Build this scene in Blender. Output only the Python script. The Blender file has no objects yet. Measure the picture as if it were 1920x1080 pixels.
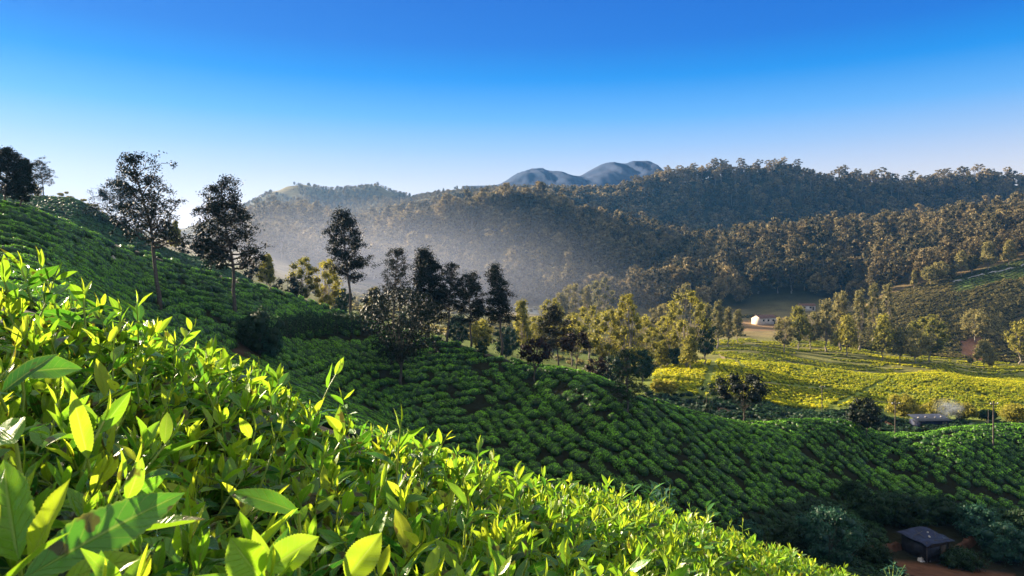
import bpy, math
import numpy as np

# ---------------------------------------------------------------- camera, sky, sun, exposure
scene = bpy.context.scene
C = scene.collection
F, CX, CY = 1400.0, 960.0, 540.0            # focal length and centre in 1920-wide pixels

cam_data = bpy.data.cameras.new('camera')
cam = bpy.data.objects.new('camera', cam_data)
C.objects.link(cam)
cam.location = (0, 0, 0)
cam.rotation_euler = (math.radians(90), 0, 0)
cam_data.sensor_width = 36.0
cam_data.lens = 36.0 * F / 1920.0
cam_data.clip_start = 0.03
cam_data.clip_end = 8000
cam_data.dof.use_dof = True
cam_data.dof.focus_distance = 2.5
cam_data.dof.aperture_fstop = 28.0
scene.camera = cam

SUN_EL, SUN_AZ = math.radians(18.0), math.radians(54.0)   # azimuth to the left of the view
to_sun = np.array([-math.sin(SUN_AZ) * math.cos(SUN_EL), math.cos(SUN_AZ) * math.cos(SUN_EL), math.sin(SUN_EL)])

world = bpy.data.worlds.new('World')
scene.world = world
world.use_nodes = True
wn, wl = world.node_tree.nodes, world.node_tree.links
wn.clear()
w_out = wn.new('ShaderNodeOutputWorld')
w_bg = wn.new('ShaderNodeBackground')
w_sky = wn.new('ShaderNodeTexSky')
w_sky.sky_type = 'NISHITA'
w_sky.sun_disc = False
w_sky.sun_elevation = SUN_EL
w_sky.sun_rotation = -SUN_AZ
w_sky.altitude = 1800
w_sky.air_density = 1.0
w_sky.dust_density = 0.6
w_sky.ozone_density = 4.0
# the clear tropical morning sky: pale low, blue above; bright zenith is added fill
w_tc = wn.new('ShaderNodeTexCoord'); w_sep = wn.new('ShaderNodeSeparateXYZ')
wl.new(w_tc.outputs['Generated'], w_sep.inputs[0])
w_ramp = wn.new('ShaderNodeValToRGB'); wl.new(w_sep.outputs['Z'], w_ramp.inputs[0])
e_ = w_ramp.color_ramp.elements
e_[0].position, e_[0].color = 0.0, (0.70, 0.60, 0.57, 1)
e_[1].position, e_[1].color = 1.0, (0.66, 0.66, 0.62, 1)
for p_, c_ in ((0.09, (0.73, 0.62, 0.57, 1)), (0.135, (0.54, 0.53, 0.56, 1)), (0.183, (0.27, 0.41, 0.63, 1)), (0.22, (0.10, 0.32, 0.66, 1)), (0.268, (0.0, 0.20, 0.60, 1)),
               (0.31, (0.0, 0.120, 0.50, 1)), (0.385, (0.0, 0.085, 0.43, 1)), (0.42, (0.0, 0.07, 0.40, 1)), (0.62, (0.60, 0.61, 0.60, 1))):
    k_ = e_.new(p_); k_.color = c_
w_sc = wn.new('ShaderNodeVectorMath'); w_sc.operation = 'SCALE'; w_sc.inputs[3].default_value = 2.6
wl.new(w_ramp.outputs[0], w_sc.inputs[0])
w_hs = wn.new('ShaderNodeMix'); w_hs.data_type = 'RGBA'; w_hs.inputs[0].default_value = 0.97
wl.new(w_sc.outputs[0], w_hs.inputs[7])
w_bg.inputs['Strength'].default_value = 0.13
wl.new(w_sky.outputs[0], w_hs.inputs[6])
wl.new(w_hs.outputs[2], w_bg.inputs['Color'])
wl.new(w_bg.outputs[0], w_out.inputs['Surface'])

sun_data = bpy.data.lights.new('sun', 'SUN')
sun_data.energy = 5.0
sun_data.angle = math.radians(0.5)
sun_data.color = (1.0, 0.82, 0.58)
sun = bpy.data.objects.new('sun', sun_data)
C.objects.link(sun)
from mathutils import Vector, Matrix
sun.rotation_euler = Vector(tuple(to_sun)).to_track_quat('Z', 'Y').to_euler()

scene.view_settings.view_transform = 'Standard'
scene.view_settings.look = 'None'
scene.view_settings.exposure = 2.05
scene.view_settings.gamma = 1.0
scene.cycles.max_bounces = 8
scene.cycles.diffuse_bounces = 3
scene.cycles.glossy_bounces = 2
scene.cycles.transmission_bounces = 4
scene.cycles.transparent_max_bounces = 6
scene.cycles.volume_bounces = 1
scene.cycles.sample_clamp_indirect = 6.0

# ---------------------------------------------------------------- helpers
def tag(o, label=None, cat=None, group=None, kind=None):
    if label: o['label'] = label
    if cat: o['category'] = cat
    if group: o['group'] = group
    if kind: o['kind'] = kind
    return o

def link(name, data, parent=None, loc=None):
    o = bpy.data.objects.new(name, data)
    C.objects.link(o)
    if parent is not None: o.parent = parent
    if loc is not None: o.location = loc
    return o

def empty(name, loc, rz=0.0):
    o = link(name, None, None, loc)
    o.empty_display_size = 0.3
    o.rotation_euler = (0, 0, rz)
    return o

class Geo:
    """collects quads: vertices, faces, two tint numbers per vertex, a uv per vertex and a material slot per face"""
    def __init__(self):
        self.V, self.Q, self.T, self.U, self.M, self.n = [], [], [], [], [], 0
    def add(self, V, Q, T=None, m=0, U=None):
        V = np.asarray(V, float).reshape(-1, 3); Q = np.asarray(Q, np.int64).reshape(-1, 4)
        if T is None: T = np.tile([0.5, 0.5], (len(V), 1))
        T = np.asarray(T, float)
        if T.ndim == 1: T = np.tile(T, (len(V), 1))
        if U is None: U = np.zeros((len(V), 2))
        self.V.append(V); self.Q.append(Q + self.n); self.T.append(T); self.U.append(U)
        self.M.append(np.full(len(Q), m, np.int32)); self.n += len(V)
    def arrays(self):
        if not self.V: return np.zeros((0, 3)), np.zeros((0, 4), int), np.zeros((0, 2))
        return np.vstack(self.V), np.vstack(self.Q), np.vstack(self.T)
    def build(self, name, mats, smooth=False):
        V, Q, T = self.arrays()
        return make_mesh(name, V, Q, T, mats, np.concatenate(self.M), np.vstack(self.U), smooth)

def make_mesh(name, V, Q, T=None, mats=(), M=None, U=None, smooth=False):
    me = bpy.data.meshes.new(name)
    nv, nf = len(V), len(Q)
    me.vertices.add(nv); me.loops.add(nf * 4); me.polygons.add(nf)
    me.vertices.foreach_set('co', np.ascontiguousarray(V, np.float32).ravel())
    me.loops.foreach_set('vertex_index', np.ascontiguousarray(Q, np.int32).ravel())
    me.polygons.foreach_set('loop_start', np.arange(0, nf * 4, 4, dtype=np.int32))
    if smooth: me.polygons.foreach_set('use_smooth', np.ones(nf, bool))
    if M is not None: me.polygons.foreach_set('material_index', np.ascontiguousarray(M, np.int32))
    for m in (mats if isinstance(mats, (list, tuple)) else [mats]): me.materials.append(m)
    if T is not None:
        a = me.attributes.new('tint', 'FLOAT_COLOR', 'POINT')
        col = np.zeros((nv, 4), np.float32); col[:, :T.shape[1]] = T; col[:, 3] = 1
        a.data.foreach_set('color', col.ravel())
    if U is not None and np.any(U):
        uv = me.uv_layers.new(name='uv')
        uv.data.foreach_set('uv', np.ascontiguousarray(U[Q.ravel()], np.float32).ravel())
    me.update(calc_edges=True)
    return me

def norm(a): return a / np.maximum(np.linalg.norm(a, axis=-1, keepdims=True), 1e-9)

def leaf_quads(rng, P, N, size, aspect=0.45, bend=0.0):
    """one diamond leaf per point, lying roughly across its normal"""
    n = len(P)
    N = norm(N)
    a = norm(np.cross(N, norm(rng.normal(size=(n, 3)))))
    b = np.cross(N, a)
    s = np.asarray(size).reshape(-1, 1) * np.ones((n, 1))
    V = np.stack([P - a * s, P + b * s * aspect + N * s * bend, P + a * s, P - b * s * aspect + N * s * bend], 1).reshape(-1, 3)
    Q = np.arange(n * 4).reshape(-1, 4)
    return V, Q

def leaf_tint(rng, n, g=None):
    r = np.clip(rng.normal(0.5, 0.22, n), 0, 1)
    g = np.clip(rng.normal(0.5, 0.18, n), 0, 1) if g is None else g
    return np.repeat(np.stack([r, g], 1), 4, 0)

def tube(pts, rad, n=6, cap=True):
    pts = np.asarray(pts, float); rad = np.asarray(rad, float)
    d = np.gradient(pts, axis=0); d = norm(d)
    ref = np.where(np.abs(d[:, 2:3]) > 0.9, np.array([[1.0, 0, 0]]), np.array([[0, 0, 1.0]]))
    a = norm(np.cross(d, ref)); b = np.cross(d, a)
    for i in range(1, len(pts)):
        if a[i] @ a[i - 1] < 0: a[i], b[i] = -a[i], -b[i]
    th = np.arange(n) * 2 * math.pi / n
    V = pts[:, None] + rad[:, None, None] * (np.cos(th)[None, :, None] * a[:, None] + np.sin(th)[None, :, None] * b[:, None])
    k = np.arange(len(pts) - 1)[:, None] * n
    j = np.arange(n)[None]
    Q = np.stack([k + j, k + (j + 1) % n, k + n + (j + 1) % n, k + n + j], -1).reshape(-1, 4)
    V = V.reshape(-1, 3)
    if cap and n == 6:
        e = (len(pts) - 1) * n
        Q = np.vstack([Q, [[e, e + 1, e + 2, e + 3], [e, e + 3, e + 4, e + 5], [3, 2, 1, 0], [5, 4, 3, 0]]])
    return V, Q

def dome(nu=10, nv=4, lo=-0.1):
    """unit half-dome with a small open ring closed by quads"""
    V, Q = [], []
    for i in range(nv + 1):
        ph = lo + (math.pi / 2 * 0.93 - lo) * i / nv
        for j in range(nu):
            th = 2 * math.pi * j / nu
            V.append((math.cos(ph) * math.cos(th), math.cos(ph) * math.sin(th), math.sin(ph)))
    for i in range(nv):
        for j in range(nu):
            Q.append((i * nu + j, i * nu + (j + 1) % nu, (i + 1) * nu + (j + 1) % nu, (i + 1) * nu + j))
    e = nv * nu
    for j in range(1, nu - 2, 2): Q.append((e, e + j, e + j + 1, e + j + 2))
    return np.array(V), np.array(Q)

def box(c, s, rz=0.0):
    x, y, z = np.asarray(s) / 2.0
    V = np.array([(-x, -y, -z), (x, -y, -z), (x, y, -z), (-x, y, -z), (-x, -y, z), (x, -y, z), (x, y, z), (-x, y, z)])
    cr, sr = math.cos(rz), math.sin(rz)
    V = np.stack([V[:, 0] * cr - V[:, 1] * sr, V[:, 0] * sr + V[:, 1] * cr, V[:, 2]], 1) + np.asarray(c)
    Q = [(3, 2, 1, 0), (4, 5, 6, 7), (0, 1, 5, 4), (1, 2, 6, 5), (2, 3, 7, 6), (3, 0, 4, 7)]
    return V, np.array(Q)

def tile(proto, pos, scale, rz, tilt=None, grnd=None):
    """copies of a proto (V, Q, T) at many places, merged"""
    V, Q, T = proto
    n, m = len(pos), len(V)
    scale = np.asarray(scale, float)
    if scale.ndim == 1: scale = np.repeat(scale[:, None], 3, 1)
    c, s = np.cos(rz), np.sin(rz)
    X = V[None] * scale[:, None]
    W = np.empty((n, m, 3))
    W[..., 0] = X[..., 0] * c[:, None] - X[..., 1] * s[:, None]
    W[..., 1] = X[..., 0] * s[:, None] + X[..., 1] * c[:, None]
    W[..., 2] = X[..., 2]
    if tilt is not None:                                   # shear with the slope
        W[..., 2] += W[..., 0] * tilt[:, 0:1] + W[..., 1] * tilt[:, 1:2]
    W += np.asarray(pos)[:, None]
    QQ = (Q[None] + (np.arange(n) * m)[:, None, None]).reshape(-1, 4)
    TT = np.tile(T[None], (n, 1, 1))
    if grnd is not None: TT = np.clip(TT + np.asarray(grnd)[:, None, :], 0, 1)
    return W.reshape(-1, 3), QQ, TT.reshape(-1, T.shape[1])

# value noise
_perm = np.random.default_rng(11).random((256, 256))
def vnoise(x, y):
    xi, yi = np.floor(x).astype(int), np.floor(y).astype(int)
    fx, fy = x - xi, y - yi
    fx, fy = fx * fx * (3 - 2 * fx), fy * fy * (3 - 2 * fy)
    g = lambda a, b: _perm[a & 255, b & 255]
    return (g(xi, yi) * (1 - fx) + g(xi + 1, yi) * fx) * (1 - fy) + (g(xi, yi + 1) * (1 - fx) + g(xi + 1, yi + 1) * fx) * fy
def fbm(x, y, o=4):
    s, a = 0, 0.5
    for i in range(o):
        s = s + a * (vnoise(x + 17.3 * i, y - 9.1 * i) - 0.5); a *= 0.5; x, y = x * 2.03, y * 2.03
    return s

# ---------------------------------------------------------------- the lie of the land
# Each line of the table is one fold of the land (a crest, a dip, a foot), running from left to right:
# (bearing as a column of the view, elevation as a row, distance in metres).
LAND = {
 'A': [(-1400,700,12),(0,700,12),(600,850,12),(1000,1000,12),(1300,1100,12),(1650,1230,12),(1920,1330,12),(3300,1600,12)],
 'B': [(-1400,700,26),(-700,560,28),(-300,490,34),(0,495,40),(300,622,50),(600,735,62),(900,878,66),(1200,970,62),(1500,1055,62),(1750,1090,60),(1920,1100,62),(2400,1130,64),(3300,1150,64)],
 'C': [(-1400,680,44),(-700,520,44),(-300,420,46),(0,440,50),(300,562,62),(450,600,68),(600,665,74),(750,716,78),(900,765,78),(1200,865,70),(1500,930,74),(1750,965,77),(1920,968,79),(2400,985,80),(3300,990,80)],
 'D': [(-1400,640,62),(-700,500,62),(-300,350,62),(0,383,62),(100,413,66),(200,450,71),(300,485,76),(400,518,80),(520,547,85),(650,590,90),(800,632,93),(935,668,92),(1000,688,89),(1100,708,85),(1200,748,82),(1300,780,84),(1400,797,86),(1500,792,90),(1600,797,93),(1640,818,94),(1700,820,95),(1800,808,96),(1920,802,98),(3300,820,100)],
 'E': [(-1400,600,90),(-300,420,90),(0,410,95),(200,470,100),(400,530,105),(600,600,118),(800,655,122),(1000,705,122),(1150,747,118),(1250,772,116),(1350,787,118),(1450,792,120),(1600,788,125),(1700,812,128),(1800,812,128),(1920,808,128),(3300,830,128)],
 'F': [(-1400,560,140),(-300,360,140),(-100,350,140),(50,372,140),(130,376,140),(200,410,140),(270,447,142),(330,478,145),(400,494,148),(500,545,150),(600,595,150),(800,640,150),(950,685,146),(1100,735,135),(1200,765,130),(1300,772,130),(1400,778,132),(1500,780,134),(1600,778,136),(1700,803,140),(1920,800,140),(3300,820,140)],
 'G': [(-1400,540,190),(0,420,190),(200,470,190),(400,520,190),(600,585,190),(800,630,185),(950,665,178),(1100,710,160),(1200,738,152),(1300,745,148),(1400,752,150),(1500,768,152),(1600,765,155),(1700,778,158),(1800,780,158),(1920,785,158),(3300,800,160)],
 'H': [(-1400,520,240),(0,430,240),(200,460,240),(400,510,240),(600,570,240),(800,610,240),(950,640,235),(1100,680,215),(1200,697,200),(1230,694,200),(1300,684,208),(1350,680,214),(1450,682,222),(1550,694,228),(1650,704,232),(1750,701,232),(1850,716,225),(1920,726,215),(2300,745,215),(3300,760,215)],
 'I': [(-1400,510,290),(0,430,290),(400,500,290),(600,558,290),(800,595,290),(950,620,280),(1100,650,262),(1200,672,245),(1300,676,245),(1350,676,250),(1450,688,255),(1550,700,260),(1650,709,262),(1750,706,262),(1850,712,260),(1920,715,255),(3300,750,255)],
 'J': [(-1400,500,340),(0,430,340),(400,490,340),(600,545,340),(800,580,340),(950,602,330),(1100,628,315),(1200,645,305),(1300,656,300),(1400,655,300),(1500,668,298),(1650,679,295),(1750,682,295),(1850,694,300),(1920,692,300),(3300,720,300)],
 'K': [(-1400,480,390),(-300,380,390),(-100,380,390),(0,395,390),(200,430,390),(400,475,390),(600,530,400),(800,565,400),(950,585,390),(1100,605,375),(1200,625,365),(1300,638,355),(1400,630,365),(1500,640,350),(1600,648,345),(1700,665,338),(1800,672,340),(1920,680,340),(3300,700,340)],
 'L': [(-1400,470,450),(-700,440,450),(-300,360,450),(-60,380,450),(0,395,450),(100,410,440),(200,430,440),(400,465,460),(550,490,470),(650,515,470),(800,545,470),(950,568,470),(1100,578,450),(1250,592,440),(1400,585,450),(1500,580,450),(1600,592,430),(1650,568,425),(1700,550,425),(1750,535,425),(1800,524,425),(1850,511,425),(1920,493,425),(2300,430,425),(3300,380,430)],
 'M': [(-1400,465,530),(-300,390,530),(0,400,530),(200,430,530),(400,460,540),(550,480,550),(650,500,545),(750,505,555),(850,505,578),(1000,500,585),(1100,545,560),(1200,540,530),(1300,508,555),(1400,485,580),(1500,468,595),(1600,470,600),(1700,455,615),(1800,440,625),(1920,418,640),(2300,360,650),(3300,340,650)],
 'N': [(-1400,460,640),(0,420,680),(300,450,700),(400,456,720),(500,440,740),(560,432,740),(620,440,740),(680,457,660),(750,443,640),(850,417,640),(950,399,640),(1030,398,645),(1100,422,655),(1200,450,670),(1300,470,690),(1400,472,700),(1600,452,710),(1800,437,710),(1920,422,715),(3300,350,720)],
 'O': [(-1400,455,760),(0,430,800),(400,455,830),(560,440,830),(700,450,790),(850,425,770),(950,412,770),(1030,410,770),(1100,425,800),(1200,440,850),(1300,445,875),(1400,440,885),(1600,432,885),(1800,420,885),(1920,410,885),(3300,350,800)],
 'P': [(-1400,455,950),(0,440,950),(400,450,950),(560,432,950),(700,420,950),(800,395,950),(900,382,950),(950,376,950),(1050,372,945),(1150,366,940),(1210,350,940),(1250,342,940),(1400,335,950),(1600,335,960),(1800,340,960),(1920,350,960),(3300,360,960)],
 'Q': [(-1400,455,1300),(0,440,1300),(300,440,1300),(400,415,1300),(450,390,1300),(480,372,1300),(510,358,1300),(535,352,1300),(570,354,1300),(620,363,1300),(700,358,1300),(760,366,1300),(830,363,1300),(950,357,1300),(1050,360,1300),(1150,366,1300),(1250,360,1300),(3300,380,1300)],
 'R': [(-1400,480,1500),(3300,480,1500)],
}

def edge_y(x):      # how far the front bushes' canopy reaches, at each x
    return np.interp(x, [-2.5, -1.4, -0.86, -0.74, -0.53, -0.22, -0.08, 0.26, 0.8, 1.5, 2.12, 3.2, 6.0],
                        [1.0, 1.15, 1.25, 1.45, 1.6, 1.55, 1.9, 2.6, 3.3, 3.9, 4.3, 5.0, 6.5])
def canopy(x, y):   # height of the plucked top of the front bushes
    xe = np.where(x > -1.5, x, -1.5 + (x + 1.5) * -0.15)
    return -0.161 - 0.443 * xe - 0.1267 * y - 0.072 - 0.04 * np.clip((y - 1.2) * 0.8, 0, 1)
def near_ground(x, y):
    d = np.clip(y - edge_y(x), 0, None)
    return canopy(x, y) - 0.80 - 0.30 * d + 0.05 * fbm(x * 0.8, y * 0.8, 3)

for k_ in 'MNOP':      # the canopy of the tall woods stands on these folds
    LAND[k_] = [(a, b + (9 if a > 560 else 0), c) for a, b, c in LAND[k_]]
_keys = list(LAND)
def _pchip_slopes(x, y):        # along last axis
    h = np.diff(x, axis=-1); dl = np.diff(y, axis=-1) / h
    m = np.zeros_like(y)
    a, b = dl[..., :-1], dl[..., 1:]
    w1 = 2 * h[..., 1:] + h[..., :-1]; w2 = h[..., 1:] + 2 * h[..., :-1]
    with np.errstate(divide='ignore', invalid='ignore'):
        hm = (w1 + w2) / (w1 / a + w2 / b)
    m[..., 1:-1] = np.where(a * b > 0, hm, 0)
    m[..., 0] = dl[..., 0]; m[..., -1] = dl[..., -1]
    return m
def _pchip1(xk, yk, x):
    xk, yk = np.asarray(xk, float), np.asarray(yk, float)
    m = _pchip_slopes(xk, yk)
    x = np.clip(x, xk[0], xk[-1])
    i = np.clip(np.searchsorted(xk, x, side='right') - 1, 0, len(xk) - 2)
    h = xk[i + 1] - xk[i]; t = (x - xk[i]) / h
    return ((1 + 2 * t) * (1 - t) ** 2) * yk[i] + t * (1 - t) ** 2 * h * m[i] + t * t * (3 - 2 * t) * yk[i + 1] + t * t * (t - 1) * h * m[i + 1]

def elev(px, Y):
    """elevation row (pixels) of the land in column px at distance Y"""
    px = np.atleast_1d(np.asarray(px, float)).ravel(); Y = np.atleast_1d(np.asarray(Y, float)).ravel()
    x7 = (px - CX) / F * 7.5
    ys, ps = [np.full(len(px), 7.5)], [CY - near_ground(x7, np.full(len(px), 7.5)) / 7.5 * F]
    for k in _keys:
        a = np.array(LAND[k], float)
        ps.append(_pchip1(a[:, 0], a[:, 1], px)); ys.append(_pchip1(a[:, 0], a[:, 2], px))
    xs = np.log(np.stack(ys, 1)); ts = np.stack(ps, 1)
    m = _pchip_slopes(xs, ts)
    q = np.clip(np.log(Y), xs[:, 0], xs[:, -1])
    i = np.clip((xs <= q[:, None]).sum(1) - 1, 0, xs.shape[1] - 2)
    r = np.arange(len(px))
    h = xs[r, i + 1] - xs[r, i]; t = (q - xs[r, i]) / h
    return ((1 + 2 * t) * (1 - t) ** 2) * ts[r, i] + t * (1 - t) ** 2 * h * m[r, i] + t * t * (3 - 2 * t) * ts[r, i + 1] + t * t * (t - 1) * h * m[r, i + 1]

def land_z(px, Y):
    px = np.atleast_1d(np.asarray(px, float)).ravel(); Y = np.atleast_1d(np.asarray(Y, float)).ravel()
    z = (CY - elev(px, Y)) / F * Y
    x = (px - CX) / F * Y
    z = z + fbm(x / 9, Y / 9, 3) * 0.9 * np.clip((Y - 20) / 40, 0, 1) * np.clip((250 - Y) / 60, 0.25, 1)
    far = np.clip((Y - 430) / 120, 0, 1)
    z = z + far * fbm(x / 85 + 3.1, Y / 85, 4) * 30 * np.clip(Y / 700, 0.5, 1.3)
    return z
def land_xy(x, y):
    return land_z(CX + F * np.asarray(x) / np.asarray(y), y)
def at(px, Y, dz=0.0):
    return np.array([(px - CX) / F * Y, Y, float(land_z(px, Y)[0]) + dz])
def hit(px, py, y0, y1):
    """first point of the land, going out, that shows at (px, py)"""
    Y = np.linspace(y0, y1, 500)
    z = land_z(np.full(500, px), Y)
    rows = CY - z / Y * F
    k = np.nonzero(rows <= py)[0]
    i = k[0] if len(k) else int(np.argmin(rows))
    return at(px, Y[i])

# table of what the land hides, column by column
_hp = np.arange(-240, 2161, 8.0)
_hy = np.exp(np.linspace(math.log(9), math.log(1490), 420))
_g = np.meshgrid(_hp, _hy, indexing='ij')
_rows = (CY - land_z(_g[0].ravel(), _g[1].ravel()).reshape(_g[0].shape) / _g[1] * F)
_hor = np.minimum.accumulate(_rows, axis=1)
FRONT = ([-300, 0, 120, 250, 420, 560, 700, 800, 950, 1100, 1300, 1500, 1650, 1700, 2200], [500, 550, 590, 660, 730, 790, 850, 890, 930, 960, 1010, 1060, 1100, 1140, 1400])
def visible(x, y, ztop, margin=10.0, front=False):
    px = CX + F * x / y; row = CY - F * ztop / y
    i = np.clip(((px - _hp[0]) / 8).astype(int), 0, len(_hp) - 1)
    j = np.clip(np.searchsorted(_hy, y * 0.985) - 1, 0, len(_hy) - 1)
    ok = (px > -170) & (px < 2090) & (row < _hor[i, j] + margin) & (row < 1120)
    if front: ok &= row < np.interp(px, *FRONT) + 22
    return ok

# ---------------------------------------------------------------- materials
def new_mat(name):
    m = bpy.data.materials.new(name); m.use_nodes = True
    nt = m.node_tree; nt.nodes.clear()
    out = nt.nodes.new('ShaderNodeOutputMaterial')
    return m, nt.nodes, nt.links, out

def mixrgb(N, L, a, b, fac, mode='MIX'):
    n = N.new('ShaderNodeMix'); n.data_type = 'RGBA'; n.blend_type = mode
    for sock, v in ((n.inputs[0], fac), (n.inputs[6], a), (n.inputs[7], b)):
        if isinstance(v, (int, float)): sock.default_value = v
        elif isinstance(v, tuple): sock.default_value = (*v, 1.0)
        else: L.new(v, sock)
    return n.outputs[2]

def maprange(N, L, v, a, b, c, d):
    n = N.new('ShaderNodeMapRange')
    L.new(v, n.inputs[0])
    for i, k in zip((1, 2, 3, 4), (a, b, c, d)): n.inputs[i].default_value = k
    return n.outputs[0]

def scale_rgb(N, L, col, v):
    n = N.new('ShaderNodeVectorMath'); n.operation = 'SCALE'
    L.new(col, n.inputs[0]); L.new(v, n.inputs[3])
    return n.outputs[0]

def noise(N, L, scale, detail=4, coord='Object'):
    tc = N.new('ShaderNodeTexCoord'); n = N.new('ShaderNodeTexNoise')
    n.inputs['Scale'].default_value = scale; n.inputs['Detail'].default_value = detail
    L.new(tc.outputs[coord], n.inputs['Vector'])
    return n.outputs['Fac']

def foliage_mat(name, c0, c1, trans=0.25, rough=0.55, spec=0.3, lo=0.45, hi=1.55):
    m, N, L, out = new_mat(name)
    at_ = N.new('ShaderNodeAttribute'); at_.attribute_name = 'tint'
    sp = N.new('ShaderNodeSeparateColor'); L.new(at_.outputs['Color'], sp.inputs[0])
    oi = N.new('ShaderNodeObjectInfo')
    add = N.new('ShaderNodeMath'); add.operation = 'ADD'
    L.new(sp.outputs[0], add.inputs[0]); L.new(maprange(N, L, oi.outputs['Random'], 0, 1, -0.22, 0.22), add.inputs[1])
    col = mixrgb(N, L, c0, c1, add.outputs[0])
    col = scale_rgb(N, L, col, maprange(N, L, sp.outputs[1], 0, 1, lo, hi))
    b = N.new('ShaderNodeBsdfPrincipled')
    b.inputs['Roughness'].default_value = rough
    b.inputs['Specular IOR Level'].default_value = spec
    L.new(col, b.inputs['Base Color'])
    t = N.new('ShaderNodeBsdfTranslucent'); L.new(col, t.inputs['Color'])
    mx = N.new('ShaderNodeMixShader'); mx.inputs[0].default_value = trans
    L.new(b.outputs[0], mx.inputs[1]); L.new(t.outputs[0], mx.inputs[2]); L.new(mx.outputs[0], out.inputs['Surface'])
    return m

def plain_mat(name, c0, c1, scale=6.0, rough=0.85, spec=0.3, bump=0.0, metal=0.0):
    m, N, L, out = new_mat(name)
    f = noise(N, L, scale, 6)
    b = N.new('ShaderNodeBsdfPrincipled')
    L.new(mixrgb(N, L, c0, c1, maprange(N, L, f, 0.35, 0.65, 0, 1)), b.inputs['Base Color'])
    b.inputs['Roughness'].default_value = rough; b.inputs['Specular IOR Level'].default_value = spec
    b.inputs['Metallic'].default_value = metal
    if bump:
        bp = N.new('ShaderNodeBump'); bp.inputs['Strength'].default_value = bump; bp.inputs['Distance'].default_value = 0.05
        L.new(f, bp.inputs['Height']); L.new(bp.outputs[0], b.inputs['Normal'])
    L.new(b.outputs[0], out.inputs['Surface'])
    return m

def ground_mat():
    m, N, L, out = new_mat('ground')
    at_ = N.new('ShaderNodeAttribute'); at_.attribute_name = 'tint'
    f1, f2, f3 = noise(N, L, 1.3, 8), noise(N, L, 0.11, 6), noise(N, L, 0.018, 6)
    v = N.new('ShaderNodeMath'); v.operation = 'ADD'; L.new(maprange(N, L, f1, 0.25, 0.75, 0.25, 0.75), v.inputs[0]); L.new(maprange(N, L, f2, 0.3, 0.7, 0.1, 0.6), v.inputs[1])
    v2 = N.new('ShaderNodeMath'); v2.operation = 'MULTIPLY'; L.new(v.outputs[0], v2.inputs[0]); L.new(maprange(N, L, f3, 0.3, 0.7, 0.8, 1.7), v2.inputs[1])
    b = N.new('ShaderNodeBsdfPrincipled'); b.inputs['Roughness'].default_value = 0.95; b.inputs['Specular IOR Level'].default_value = 0.1
    L.new(scale_rgb(N, L, at_.outputs['Color'], v2.outputs[0]), b.inputs['Base Color'])
    bp = N.new('ShaderNodeBump'); bp.inputs['Strength'].default_value = 0.7; bp.inputs['Distance'].default_value = 0.3
    L.new(f1, bp.inputs['Height']); L.new(bp.outputs[0], b.inputs['Normal'])
    L.new(b.outputs[0], out.inputs['Surface'])
    return m

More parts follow.
